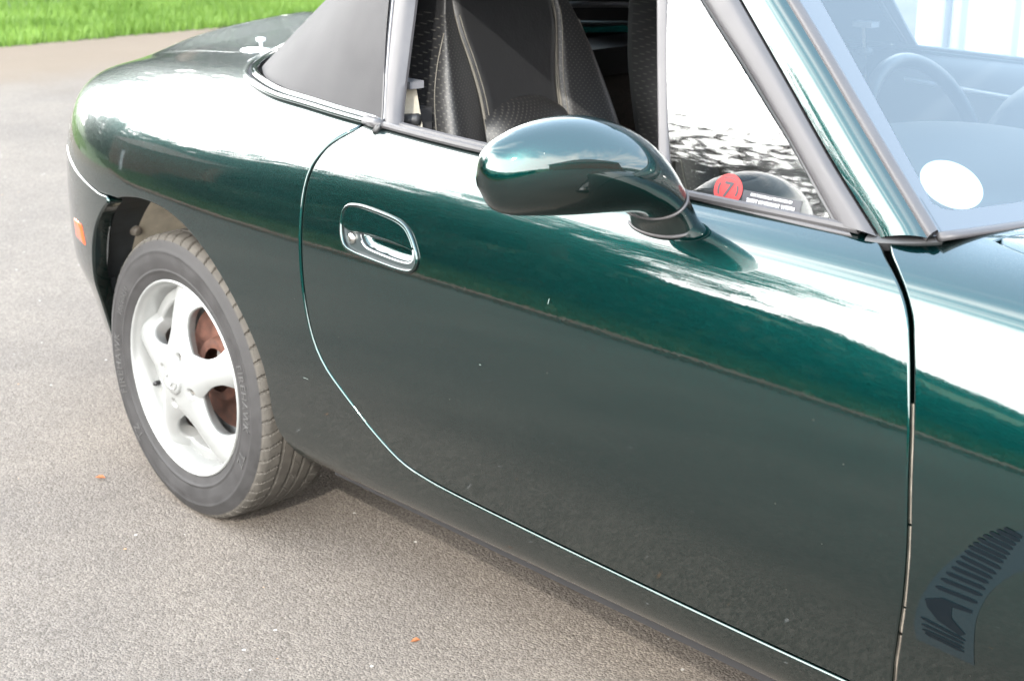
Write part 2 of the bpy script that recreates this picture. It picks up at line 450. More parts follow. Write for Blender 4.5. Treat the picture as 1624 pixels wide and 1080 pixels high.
def sdf_poly(x, y, P):
    """signed distance to a closed polygon, positive inside"""
    P = np.asarray(P, float); Q = np.roll(P, -1, 0)
    x = np.asarray(x, float); sh = x.shape; X = np.stack([x.ravel(), np.asarray(y, float).ravel()], 1)
    lo, hi = P.min(0), P.max(0)
    far = ((X < lo - .15) | (X > hi + .15)).any(1)
    d = np.full(len(X), .15); ins = np.zeros(len(X), bool); nr = np.where(~far)[0]
    if len(nr):
        Y = X[nr]; d[nr] = seg_dist(Y, P, Q); c = np.zeros(len(nr), bool)
        for a, b in zip(P, Q):
            if a[1] == b[1]: continue
            c ^= ((a[1] > Y[:, 1]) != (b[1] > Y[:, 1])) & (Y[:, 0] < a[0] + (Y[:, 1] - a[1]) / (b[1] - a[1]) * (b[0] - a[0]))
        ins[nr] = c
    return np.where(ins, d, -d).reshape(sh)


def dist_line(x, y, P):
    P = np.asarray(P, float); x = np.asarray(x, float); sh = x.shape
    return seg_dist(np.stack([x.ravel(), np.asarray(y, float).ravel()], 1), P[:-1], P[1:]).reshape(sh)


# ------------------------------------------------------------------ the car body as one smooth surface
def cspline(xk, yk, x):
    xk = np.asarray(xk, float); yk = np.asarray(yk, float); n = len(xk); h = np.diff(xk)
    A = np.zeros((n, n)); r = np.zeros_like(yk); A[0, 0] = A[-1, -1] = 1
    for i in range(1, n - 1):
        A[i, i - 1] = h[i - 1]; A[i, i] = 2 * (h[i - 1] + h[i]); A[i, i + 1] = h[i]
        r[i] = 6 * ((yk[i + 1] - yk[i]) / h[i] - (yk[i] - yk[i - 1]) / h[i - 1])
    M = np.linalg.solve(A, r)
    x = np.asarray(x, float); k = np.clip(np.searchsorted(xk, x) - 1, 0, n - 2)
    hk = h[k]; a = (xk[k + 1] - x) / hk; b = (x - xk[k]) / hk
    return a * yk[k] + b * yk[k + 1] + ((a ** 3 - a) * M[k] + (b ** 3 - b) * M[k + 1]) * hk * hk / 6


def bbasis(m, v):
    p = 3; U = np.concatenate([[0] * p, np.linspace(0, 1, m - p + 1), [1] * p]); v = np.clip(np.asarray(v, float), 0, 1 - 1e-9)
    B = np.zeros((len(v), len(U) - 1))
    for i in range(len(U) - 1): B[:, i] = (v >= U[i]) & (v < U[i + 1])
    for d in range(1, p + 1):
        M = np.zeros((len(v), len(U) - 1 - d))
        for i in range(len(U) - 1 - d):
            if U[i + d] > U[i]: M[:, i] += (v - U[i]) / (U[i + d] - U[i]) * B[:, i]
            if U[i + d + 1] > U[i + 1]: M[:, i] += (U[i + d + 1] - v) / (U[i + d + 1] - U[i + 1]) * B[:, i + 1]
        B = M
    return B


XK = np.array([-.95, -.80, -.62, -.42, -.20, 0., .25, .55, .90, 1.25, 1.60, 1.95, 2.30, 2.65, 3.05])
WM = np.array([.800, .815, .828, .838, .846, .850, .849, .844, .840, .838, .838, .842, .845, .820, .740])
ZC = np.array([.890, .890, .890, .889, .888, .886, .884, .884, .884, .884, .884, .860, .820, .755, .640])
ZS = np.array([.735, .765, .797, .827, .845, .853, .852, .850, .848, .846, .842, .826, .797, .735, .620])
WS = np.array([.700, .715, .725, .735, .742, .746, .752, .758, .760, .758, .752, .742, .735, .70, .62])
ZB = np.array([.30, .27, .245, .225, .215, .212, .211, .210, .210, .210, .210, .21, .21, .2, .2])
NR = 16


def sstep(a, b, x):
    t = np.clip((x - a) / (b - a), 0, 1); return t * t * (3 - 2 * t)


def rails(x):
    wm, zc, zs, ws, zb = [cspline(XK, k, x) for k in (WM, ZC, ZS, WS, ZB)]
    cr = .010 + .026 * np.clip((.1 - x) / .6, 0, 1)
    P = [(0 * x, zc), (.22 + 0 * x, zc - cr * .3), (.44 + 0 * x, zc - cr), (ws - .13, zs + .022), (ws - .03, zs + .014), (ws + .055, zs - .024),
         (wm - .010, zs - .110), (wm + .001, zs - .20), (wm + .003, zs - .30), (wm - .002, zs - .40), (wm - .022, zb + .17), (wm - .045, zb + .095),
         (wm - .058, zb + .045), (wm - .075, zb + .006), (wm - .105, zb - .006), (wm - .14, zb - .006)]
    Y = np.stack([q[0] for q in P], -1); Z = np.stack([q[1] for q in P], -1)
    t = np.clip((-.05 - x) / .85, 0, 1); Y = Y * (.2 + .8 * np.clip(1 - t ** 2.35, 0, 1) ** .5)[..., None]
    t = np.clip((-.60 - x) / .30, 0, 1); f = np.sqrt(np.clip(1 - t ** 2.5, 0, 1)); Z = .55 + (Z - .55) * (.45 + .55 * f)[..., None]
    t = np.clip((x - 2.2) / .9, 0, 1); Y = Y * (.3 + .7 * np.sqrt(np.clip(1 - t ** 2.4, 0, 1)))[..., None]
    return Y, Z


def surf_pts(x, v):
    """points of the body skin: x along the car, v from the centre line (0) out and down to the sill (+-1); v > 0 is the near, right side"""
    x = np.asarray(x, float); v = np.asarray(v, float)
    Y, Z = rails(x); B = bbasis(NR, np.abs(v))
    return np.stack([x, -np.sign(v + 1e-15) * (Y * B).sum(1), (Z * B).sum(1)], -1)


def surf_nrm(x, v, e=4e-4):
    dx = surf_pts(x + e, v) - surf_pts(x - e, v); dv = surf_pts(x, v + e) - surf_pts(x, v - e)
    n = np.cross(dx, -dv); n /= np.linalg.norm(n, axis=1)[:, None] + 1e-12
    return n


def body_panel(name, xs, vs, field, m, parent, ring=((.0012, .0004), (.0026, .0016), (.0034, .004), (.0036, .022)), ring_n=(25, 60, 88, 90), label=None, mirror=False, ev=None):
    """the part of the skin where field(xyz) > 0, with its cut edges rolled inwards"""
    ep, en = ev or (surf_pts, surf_nrm)
    X, Vv = np.meshgrid(xs, vs, indexing='ij'); n, mm = X.shape
    xv = np.stack([X.ravel(), Vv.ravel()], 1)
    F = field(ep(xv[:, 0], xv[:, 1])); F = np.where(np.abs(F) < 1e-7, 1e-7, F)
    idx = np.arange(n * mm).reshape(n, mm)
    q = np.stack([idx[:-1, :-1], idx[1:, :-1], idx[1:, 1:], idx[:-1, 1:]], -1).reshape(-1, 4)
    ins = F[q] > 0; full = ins.all(1); part = ins.any(1) & ~full
    faces = [tuple(a) for a in q[full]]
    extra = []; ekey = {}
    cut = set()

    # all cut grid edges at once: regula falsi on the true field
    pa_ = q[part]; prs = np.concatenate([np.stack([pa_[:, i], pa_[:, (i + 1) % 4]], 1) for i in range(4)]) if len(pa_) else np.zeros((0, 2), int)
    prs = prs[(F[prs[:, 0]] > 0) != (F[prs[:, 1]] > 0)]; prs = np.unique(np.sort(prs, 1), axis=0)
    if len(prs):
        sw = F[prs[:, 0]] > 0
        lo = np.where(sw, prs[:, 0], prs[:, 1]); hi = np.where(sw, prs[:, 1], prs[:, 0])
        pa, pb, fa, fb = xv[lo].copy(), xv[hi].copy(), F[lo].copy(), F[hi].copy()
        for _ in range(4):
            t = np.clip(fa / (fa - fb), .02, .98); pc = pa + t[:, None] * (pb - pa); fc = field(ep(pc[:, 0], pc[:, 1])); g = fc > 0
            pa = np.where(g[:, None], pc, pa); fa = np.where(g, np.maximum(fc, 1e-9), fa)
            pb = np.where(g[:, None], pb, pc); fb = np.where(g, fb, np.minimum(fc, -1e-9))
        pc = pa + (fa / (fa - fb))[:, None] * (pb - pa)
        for k, e in enumerate(prs):
            ekey[(int(e[0]), int(e[1]))] = n * mm + k; extra.append(pc[k])

    def cross(a, b): return ekey[(min(a, b), max(a, b))]
    for a in q[part]:
        poly = []
        for i in range(4):
            p0, p1 = a[i], a[(i + 1) % 4]
            if F[p0] > 0: poly.append(int(p0))
            if (F[p0] > 0) != (F[p1] > 0): poly.append(cross(int(p0), int(p1)))
        if len(poly) >= 3: faces.append(tuple(poly))
    allxv = np.vstack([xv] + ([np.array(extra)] if extra else []))
    used = sorted({i for f in faces for i in f}); remap = {o: i for i, o in enumerate(used)}
    axv = allxv[used]; faces = [tuple(remap[i] for i in f) for f in faces]
    iscut = [o >= n * mm for o in used]
    V = ep(axv[:, 0], axv[:, 1]); Nn = en(axv[:, 0], axv[:, 1])
    # weld sliver neighbours
    ed = {}
    for f in faces:
        for i in range(len(f)):
            a, b = f[i], f[(i + 1) % len(f)]
            ed[(a, b)] = ed.get((a, b), 0) + 1
    bnd = [(a, b) for (a, b) in ed if (b, a) not in ed and iscut[a] and iscut[b]]
    V = list(V); Nn = list(Nn); nf = list(faces)
    if bnd and ring:
        out = {}
        for a, b in bnd:
            tng = V[b] - V[a]; l = np.linalg.norm(tng)
            if l < 1e-9: continue
            fn = Nn[a] + Nn[b]
            o = np.cross(tng / l, fn / np.linalg.norm(fn))
            out.setdefault(a, []).append(o * l); out.setdefault(b, []).append(o * l)
        # outward must point away from the face: orientation of faces may be flipped, test once with the field
        ov = {k: np.sum(v_, 0) for k, v_ in out.items()}
        ov = {k: v_ / (np.linalg.norm(v_) + 1e-12) for k, v_ in ov.items()}
        kk = list(ov)[:: max(1, len(ov) // 60)]
        s = np.mean(field(np.array([V[k] + ov[k] * .004 for k in kk])) - field(np.array([V[k] - ov[k] * .004 for k in kk])))
        sg = -1 if s > 0 else 1
        prev = {k: k for k in ov}
        for (do, dn), ang in zip(ring, ring_n):
            cur = {}
            for k in ov:
                cur[k] = len(V); o = ov[k] * sg
                V.append(V[k] + o * do - Nn[k] * dn); Nn.append(Nn[k] * math.cos(R(ang)) + o * math.sin(R(ang)))
            for a, b in bnd:
                if a in cur and b in cur: nf.append((b, a, cur[a], cur[b]) if True else None)
            nxt = cur
            # chain from the previous ring
            if prev is not None and any(prev[k] != k for k in prev):
                nf = nf[:-len([1 for a, b in bnd if a in cur and b in cur])]
                for a, b in bnd:
                    if a in cur and b in cur: nf.append((prev[b], prev[a], cur[a], cur[b]))
            prev = nxt
    V = np.array(V); Nn = np.array(Nn)
    o = mesh_obj(name, V, nf, m, parent, normals=Nn, label=label)
    me = o.data
    # make the winding agree with the normals
    pn = np.zeros(len(me.polygons) * 3); me.polygons.foreach_get('normal', pn); pn = pn.reshape(-1, 3)
    fl = [i for i, f in enumerate(nf) if pn[i] @ Nn[list(f)].mean(0) < 0]
    if fl:
        bad = set(fl); nf = [f[::-1] if i in bad else f for i, f in enumerate(nf)]
        bpy.data.objects.remove(o); bpy.data.meshes.remove(me)
        o = mesh_obj(name, V, nf, m, parent, normals=Nn, label=label)
    if mirror:
        V2 = V * [1, -1, 1]; N2 = Nn * [1, -1, 1]
        mesh_obj(name, V2, [f[::-1] for f in nf], m, parent, normals=N2)
    return o


# shut lines, drawn in side view (x, z) and in plan (x, y)
DOOR_REAR = spl([(.551, .90), (.549, .856), (.539, .841), (.522, .826), (.510, .806), (.498, .780), (.492, .749), (.490, .708), (.491, .656), (.495, .604),
                 (.503, .551), (.518, .499), (.540, .460), (.570, .428), (.595, .402), (.632, .364), (.685, .326), (.740, .311), (.825, .303), (1.013, .296), (1.21, .291), (1.415, .288), (1.60, .288), (1.70, .288)], 90)
FG = np.array([(.16, 1.61), (.25, 1.620), (.343, 1.635), (.397, 1.647), (.446, 1.656), (.497, 1.659), (.544, 1.658), (.604, 1.653), (.648, 1.649), (.69, 1.643), (.731, 1.635),
               (.757, 1.628), (.782, 1.619), (.805, 1.602), (.823, 1.579), (.837, 1.553), (.844, 1.539), (.852, 1.515), (.87, 1.46)])
FRONT_LINE = spl([(1.60, .10)] + [(a, b) for b, a in FG[1:]], 120)


def fgap(z): return np.interp(z, FRONT_LINE[::1, 1], FRONT_LINE[:, 0])


DOOR_POLY = np.vstack([DOOR_REAR[DOOR_REAR[:, 0] < 1.615], [(fgap(.289), .289)], [(a, b) for a, b in FRONT_LINE if b > .292], [(1.3, .95), (.551, .95)]])
# cabin opening in plan
CAB = spl([(1.53, -.744), (1.20, -.752), (.80, -.753), (.514, -.740), (.358, -.727), (.251, -.717), (.159, -.694), (.075, -.660), (-.01, -.60), (-.115, -.503), (-.255, -.335), (-.335, -.17), (-.36, 0)], 90)
CAB_F = spl([(1.53, -.744), (1.573, -.728), (1.615, -.66), (1.66, -.53), (1.715, -.33), (1.745, -.15), (1.752, 0)], 40)
CAB_HALF = np.vstack([CAB_F[::-1], CAB[1:]])
CAB_POLY = np.vstack([CAB_HALF, (CAB_HALF * [1, -1])[::-1][1:-1]])
ARCH_R = spl([(-.345, .16), (-.352, .25), (-.346, .318), (-.322, .381), (-.287, .456), (-.262, .514), (-.228, .564), (-.178, .609), (-.125, .636), (-.060, .650), (.003, .654), (.066, .649), (.130, .632), (.190, .603),
              (.243, .565), (.293, .516), (.328, .468), (.343, .420), (.338, .365), (.322, .310), (.322, .266), (.345, .236), (.40, .16)], 90)
FX = 2.265
ARCH_F = np.array([(FX + .365 * math.cos(a), .285 + .365 * math.sin(a)) for a in np.linspace(0, math.pi, 50)] + [(FX - .365, .1), (FX + .365, .1)])
BUMP = np.array([(-1.2, .70), (-.62, .690), (-.46, .668), (-.359, .652), (-.266, .640), (-.198, .632), (-.13, .634), (-.05, .634)])
LID = spl([(-.275, 0), (-.268, -.20), (-.262, -.36), (-.268, -.445), (-.30, -.458), (-.353, -.460), (-.47, -.466), (-.535, -.472), (-.60, -.455), (-.645, -.40), (-.66, -.2), (-.665, 0)], 60)
LID_POLY = np.vstack([LID, (LID * [1, -1])[::-1][1:-1]])
BON = spl([(1.790, 0), (1.775, -.2), (1.735, -.45), (1.690, -.60), (1.645, -.685), (1.665, -.700), (1.72, -.708), (1.95, -.700), (2.30, -.66), (2.60, -.58), (2.78, -.4), (2.85, 0)], 90)
BON_POLY = np.vstack([BON, (BON * [1, -1])[::-1][1:-1]])


def f_cab(P): return -sdf_poly(P[:, 0], P[:, 1], CAB_POLY)
def f_front(P):
    s = np.interp(P[:, 2], FRONT_LINE[:, 1], FRONT_LINE[:, 0]); d = dist_line(P[:, 0], P[:, 2], FRONT_LINE)
    return np.where(P[:, 0] > s, d, -d)
def f_bump(P):
    zb = np.interp(P[:, 0], BUMP[:, 0], BUMP[:, 1])
    return np.maximum(P[:, 2] - zb, P[:, 0] + .11)          # >0 above the bumper seam
def side(P): return np.abs(P[:, 1])


def gk(P): return 1 - .42 * sstep(.770, .835, P[:, 2])


G_R, G_F = .0022, .0036
def fld_door(P): return np.minimum.reduce([sdf_poly(P[:, 0], P[:, 2], DOOR_POLY) - .0050, -f_front(P) - .0056 * gk(P), f_cab(P), .30 - (np.abs(P[:, 1]) < .5) - .01, H_CUT(P)])
def fld_quarter(P): return np.minimum.reduce([-sdf_poly(P[:, 0], P[:, 2], DOOR_POLY) - .0062, -f_front(P) - .0056 * gk(P), f_cab(P), -sdf_poly(P[:, 0], P[:, 2], ARCH_R), f_bump(P) - .0050,
                                              -sdf_poly(P[:, 0], P[:, 1], LID_POLY) - .002])
def fld_fender(P): return np.minimum.reduce([f_front(P) - .0051 * gk(P), -sdf_poly(P[:, 0], P[:, 2], ARCH_F), f_cab(P), -sdf_poly(P[:, 0], P[:, 1], BON_POLY) - .002])
def fld_bonnet(P): return np.where(P[:, 2] > .45, sdf_poly(P[:, 0], P[:, 1], BON_POLY) - .002, -1.0)
def fld_lid(P): return np.where(P[:, 2] > .6, sdf_poly(P[:, 0], P[:, 1], LID_POLY) - .002, -1.0)
def fld_bumper(P): return np.minimum.reduce([-f_bump(P) - .0050, -sdf_poly(P[:, 0], P[:, 2], ARCH_R), -.10 - P[:, 0]])


HANDLE = spl([(.606, .739), (.624, .7445), (.657, .7455), (.719, .741), (.747, .735), (.764, .724), (.778, .705), (.785, .689), (.781, .675), (.769, .668), (.738, .666), (.671, .669), (.63, .672), (.609, .678), (.598, .697), (.597, .723)], 64, closed=True)
def H_CUT(P): return np.where(P[:, 1] < 0, -sdf_poly(P[:, 0], P[:, 2], HANDLE) - .001, 1.0)


CAR = empty('roadster_car', (0, 0, 0))
tag(CAR, 'dark green open-window two-seat roadster with grey soft top parked on the asphalt driveway', 'car')

tail = -.25 - .648 * np.sin(np.linspace(0, np.pi / 2, 60))
vs = np.linspace(.10, 1.0, 110)
xs_door = np.linspace(.46, 1.70, 200)
body_panel('door', xs_door, vs, fld_door, PAINT, CAR)
def fld_door_l(P): return np.minimum.reduce([sdf_poly(P[:, 0], P[:, 2], DOOR_POLY) - .0050, -f_front(P) - .0056 * gk(P), f_cab(P), .30 - (np.abs(P[:, 1]) < .5) - .01])
body_panel('door', xs_door[::3], -vs[::2], fld_door_l, PAINT, CAR)
xq = np.concatenate([np.linspace(1.70, -.25, 290)[:-1], tail])
body_panel('rear_quarter_panel', xq, np.concatenate([np.linspace(.0, .3, 25)[:-1], np.linspace(.3, 1, 100)]), fld_quarter, PAINT, CAR, mirror=True, ring=((.0012, .0004), (.0030, .0018), (.0044, .0048), (.0047, .024)))
xf = np.linspace(1.42, 3.08, 190)
body_panel('front_fender', xf, np.linspace(0, 1, 110), fld_fender, PAINT, CAR, mirror=True)
body_panel('bonnet', np.linspace(1.6, 2.9, 90), np.linspace(-.45, .45, 81), fld_bonnet, PAINT, CAR)
body_panel('boot_lid', np.concatenate([[-.2], tail]), np.linspace(-.45, .45, 91), fld_lid, PAINT, CAR)
body_panel('rear_bumper', np.concatenate([np.linspace(-.10, -.25, 20)[:-1], tail]), np.concatenate([-np.linspace(1, .3, 90), np.linspace(.3, 1, 90)]), fld_bumper, PAINT, CAR,
           ring=((.001, .0003), (.003, .002), (.004, .006), (.004, .03)))

# inner structure behind the gaps
def inner_shell():
    mb = MB()
    for sg in (1, -1):
        x = np.linspace(-.45, 2.9, 120); v = np.linspace(.44, .97, 24)
        X, Vv = np.meshgrid(x, v, indexing='ij')
        P = surf_pts(X.ravel(), Vv.ravel()); n = surf_nrm(X.ravel(), Vv.ravel())
        P = (P - n * .020); P[:, 1] *= sg
        P = P.reshape(120, 24, 3)
        f = P.reshape(-1, 3)
        ok = (sdf_poly(f[:, 0], f[:, 2], ARCH_R) < -.03) & (np.hypot(f[:, 0] - FX, f[:, 2] - .285) > .40) & (np.abs(f[:, 1]) > .70) & (f[:, 2] < .90)
        keep = [(i * 24 + j, i * 24 + 24 + j, i * 24 + 25 + j, i * 24 + j + 1) for i in range(119) for j in range(23) if ok[i * 24 + j]]
        mb.add(P.reshape(-1, 3), keep)
    return mb
inner_shell().obj('inner_body_shell', plain('inner_body_paint', (.006, .018, .016), .5), CAR)

# pale strips added in the front shut line, painting its lit highlight
mb = MB()
for z0_, z1_, jm in ((.3, .398, GAP_PALE), (.402, .440, GAP_PALE), (.443, .548, GAP_PALE), (.551, .690, GAP_PALE)):
    zz_ = np.linspace(z0_, z1_, 14); xx_ = np.array([fgap(z) for z in zz_]); Ys = []
    for x, z in zip(xx_, zz_):
        v = np.linspace(.4, 1, 300); P = surf_pts(np.full(300, x), v); k = np.abs(P[:, 2] - z).argmin(); Ys.append(P[k, 1])
    P = np.stack([np.stack([xx_ + dx, np.array(Ys) + .0060 + dy, zz_], -1) for dx, dy in ((-.006, .003), (-.002, 0), (.002, 0), (.006, .003))], 1)
    mb = MB(); mb.grid(P).obj('pale_gap_highlight', jm, CAR)

# floor and underside
mb = MB()
mb.box((1.05, 0, .185), (2.3, 1.28, .03)); mb.box((-.42, 0, .27), (.5, 1.1, .05))
mb.box((.05, 0, .40), (.95, 1.06, .04)); mb.box((2.30, 0, .40), (.95, 1.06, .04))
mb.obj('underbody', BLACK, CAR, smooth=False)
for sg in (-1, 1):
    mb = MB(); x = np.linspace(.42, 1.92, 40)
    P = np.stack([np.stack([x, 0 * x + sg * yy, 0 * x + z], -1) for yy, z in ((.742, .216), (.742, .197), (.734, .195), (.70, .195), (.70, .216))], 1)
    mb.grid(P).obj('sill_seam', RUBBER_D, CAR, smooth=False)


# ------------------------------------------------------------------ wheels (local: axle along y, outer face towards -y)
def tread_depth(th, y):
    """groove depth of the tyre tread at angle th, offset y"""
    d = np.zeros_like(y)
    for c, w in ((-.040, .0032), (-.012, .0034), (.014, .0034), (.040, .0032)):
        d = np.maximum(d, .0055 * (np.abs(y - c) < w))
    k = 62
    ph = (th * k / (2 * np.pi) + (np.abs(y) - .04) * 14) % 1
    d = np.maximum(d, .0045 * ((np.abs(y) > .043) & (np.abs(y) < .084) & (ph < .16)))
    ph = (th * 44 / (2 * np.pi) + y * 26) % 1
    d = np.maximum(d, .004 * ((np.abs(y) < .040) & (ph < .09) & (np.abs(np.abs(y) - .026) > .009)))
    return d


LETT = plain('raised_letter_rubber', (.045, .044, .043), .5)


def make_wheel():
    # rim barrel and flange
    prof = [(.1700, .085), (.1905, .080), (.1905, .060), (.1745, .045), (.1735, .0), (.1760, -.030), (.1800, -.052), (.1838, -.064), (.1870, -.070), (.1900, -.0735),
            (.1925, -.0800), (.1945, -.0832), (.1968, -.0838), (.1986, -.0822), (.1992, -.0785), (.1985, -.072), (.190, -.070)]
    a = np.linspace(0, 2 * np.pi, 128, endpoint=False)
    G = np.array([[(r * math.cos(t), y, r * math.sin(t)) for t in a] for r, y in spl(prof, 60)])
    rim = MB(); rim.grid(G, closev=True)
    w = rim.obj('wheel', ALLOY)
    # tyre carcass
    tp = [(.1965, -.0770), (.1990, -.0800), (.2040, -.0825), (.2100, -.0850), (.2145, -.0872), (.2165, -.0890), (.2190, -.0893), (.2205, -.0880), (.2260, -.0893), (.2400, -.0912), (.2520, -.0910),
          (.2550, -.0918), (.2575, -.0912), (.2620, -.0890), (.2700, -.0855), (.2765, -.0822)]
    tp = spl(tp, 46)
    G = np.array([[(r * math.cos(t), y, r * math.sin(t)) for t in np.linspace(0, 2 * np.pi, 180, endpoint=False)] for r, y in np.vstack([tp, (tp * [1, -1])[::-1]])])
    G[..., 2] = np.maximum(G[..., 2], -.284)
    h = len(tp)
    sw = MB(); sw.grid(G[:h], closev=True); sw.grid(G[h:], closev=True)
    ty = sw.obj('tyre', TYRE, w)
    # tread band with real grooves
    yy = np.concatenate([np.linspace(-.0822, -.0822, 1), np.linspace(-.080, .080, 96), [.0822]])
    th = np.linspace(0, 2 * np.pi, 744, endpoint=False)
    TH, YY = np.meshgrid(th, yy, indexing='ij')
    base = .2895 - .0022 * (YY / .07) ** 2 - .0085 * np.clip((np.abs(YY) - .066) / .0162, 0, 1) ** 2
    base[:, 0] = base[:, -1] = .2763
    rr = base - tread_depth(TH, YY) * (np.abs(YY) < .0805)
    G = np.stack([rr * np.cos(TH), YY, rr * np.sin(TH)], -1); G[..., 2] = np.maximum(G[..., 2], -.2845 + (base - rr) * .5)
    tr = MB(); tr.grid(G, closeu=True).obj('tread', TREAD, w, smooth=False)
    # raised sidewall lettering
    for body, c0, sz in (('FIREHAWK', R(8), .030), ('TZ', R(-26), .030), ('185/60R14', R(150), .019), ('FIREHAWK', R(188), .030), ('TZ', R(222), .030)):
        cu = bpy.data.curves.new('t', 'FONT'); cu.body = body; cu.size = sz; cu.extrude = .0012; cu.space_character = 1.12; cu.resolution_u = 3
        to = bpy.data.objects.new('t', cu); COL.objects.link(to)
        me = bpy.data.meshes.new_from_object(to.evaluated_get(bpy.context.evaluated_depsgraph_get()))
        bpy.data.objects.remove(to); bpy.data.curves.remove(cu)
        v = np.array([q.co[:] for q in me.vertices]); v[:, 0] -= v[:, 0].mean(); f = [tuple(p.vertices) for p in me.polygons]; bpy.data.meshes.remove(me)
        ang = c0 - v[:, 0] * .82 / .236; r = .2275 + v[:, 1] * .95
        yb = np.interp(r, tp[:, 0], tp[:, 1]) - .0002 - v[:, 2]
        lm = MB(); lm.add(np.stack([r * np.cos(ang), yb, r * np.sin(ang)], -1), f)
        o = lm.obj('sidewall_lettering', LETT, w, smooth=False); o['kind'] = 'stuff'
    # five spokes and hub as one cast face
    def up(x, v_):
        r = np.hypot(x, v_); dth = (np.arctan2(v_, x) - R(20) + R(36)) % R(72) - R(36); t = r * np.sin(dth); wd = .030 + 0 * r
        q = np.clip((r - .05) / .05, 0, 1)
        y = -.0985 + .030 * (np.clip(r - .030, 0, 1) / .15) ** 1.5 + q * .010 * np.clip(np.abs(t) / wd, 0, 1.6) ** 2.2 + .004 * np.clip(1 - (r / .034) ** 2, 0, 1) * -1
        return np.stack([x, y, v_], -1)
    def un(x, v_, e=5e-4):
        n = np.cross(up(x + e, v_) - up(x - e, v_), up(x, v_ + e) - up(x, v_ - e)); n /= np.linalg.norm(n, axis=1)[:, None]
        return np.where(n[:, 1:2] > 0, -n, n)
    LUG = [(.052 * math.cos(R(75 + 90 * k)), .052 * math.sin(R(75 + 90 * k))) for k in range(4)]
    def ff(P):
        x, z = P[:, 0], P[:, 2]; r = np.hypot(x, z); dth = (np.arctan2(z, x) - R(20) + R(36)) % R(72) - R(36); t = np.abs(r * np.sin(dth))
        wd = .0250 + 26.0 * np.clip(.118 - r, 0, 1) ** 2.0 * .35 + 14 * np.clip(r - .125, 0, 1) ** 2
        hub = .069 - r
        k = .012                                    # smooth union of spokes and hub
        sp = wd - t
        h = np.clip(.5 + .5 * (sp - hub) / k, 0, 1); u = sp * h + hub * (1 - h) + k * h * (1 - h)
        outer = r - .160
        h = np.clip(.5 + .5 * (u - outer) / .014, 0, 1); u = u * h + outer * (1 - h) + .014 * h * (1 - h)
        for lx, lz in LUG: u = np.minimum(u, np.hypot(x - lx, z - lz) - .0125)
        return np.minimum(u, .1865 - r)
    g = np.linspace(-.19, .19, 150)
    body_panel('spokes', g, g, ff, ALLOY, w, ring=((.0015, .0006), (.004, .003), (.0055, .008), (.006, .030)), ring_n=(25, 55, 85, 90), ev=(up, un))
    NUT = plain('nut_steel', (.38, .30, .24), .5, .6)
    for lx, lz in LUG:
        hm = MB()
        cy = [(.0125, -.090), (.0120, -.074), (.0085, -.074), (.0080, -.083), (.006, -.0845), (.0001, -.0845)]
        hm.grid(np.array([[(lx + r * math.cos(t), y, lz + r * math.sin(t)) for t in np.linspace(0, 2 * np.pi, 16, endpoint=False)] for r, y in cy]), closev=True)
        hm.obj('wheel_nut', NUT, w)
    # centre cap with a winged oval emblem
    cap = MB()
    cp = [(.027, -.096), (.0265, -.1035), (.024, -.1060), (.012, -.1075), (.0001, -.1078)]
    cap.grid(np.array([[(r * math.cos(t), y, r * math.sin(t)) for t in np.linspace(0, 2 * np.pi, 40, endpoint=False)] for r, y in cp]), closev=True)
    tt = np.linspace(0, 2 * np.pi, 40, endpoint=False)
    cap.tube(np.stack([.019 * np.cos(tt), 0 * tt - .1072, .0145 * np.sin(tt)], -1), .0016, 6, closed=True, up=(0, 1, 0))
    for sg in (-1, 1):
        cap.tube(spl([(sg * .018, -.1075, .004), (sg * .009, -.1085, .0015), (0, -.109, -.006)], 10), .0016, 6, up=(0, 1, 0))
    cap.obj('centre_cap', ALLOY, w)
    vm = MB(); an = R(200); d = np.array([math.cos(an), 0, math.sin(an)])
    vm.tube([d * .174 + [0, -.030, 0], d * .165 + [0, -.050, 0], d * .160 + [0, -.060, 0]], [.0058, .005, .0045], 10, up=(0, .3, 1))
    vm.obj('valve', RUBBER_D, w)
    return w


W0 = make_wheel(); W0.parent = CAR; W0.location = (0, -.7165, .2845)
def copy_tree(o, parent):
    c = o.copy(); COL.objects.link(c); c.parent = parent
    for ch in list(o.children): copy_tree(ch, c)
    return c
for x, sg in ((FX, -1), (0, 1), (FX, 1)):
    c = copy_tree(W0, CAR); c.location = (x, sg * .7165, .2845)
    if sg > 0: c.rotation_euler = (0, 0, math.pi)
for x in (0, FX):
    for sg in (-1, 1):
        b = MB(); n = 48; tt = np.linspace(0, 2 * np.pi, n, endpoint=False)
        pr = [(.045, -.030), (.062, -.030), (.066, -.018), (.068, -.004), (.1255, -.004), (.1255, .010), (.06, .010)]
        b.grid(np.array([[(r * math.cos(t), y, r * math.sin(t)) for t in tt] for r, y in pr]), closev=True)
        b.box((.100, .0, -.02), (.05, .06, .085)); b.box((.112, -.012, .0), (.03, .07, .05))
        o = b.obj('brake_disc', RUST, CAR, loc=(x, sg * .690, .2845)); o.rotation_euler = (0, 0, 0 if sg < 0 else math.pi)

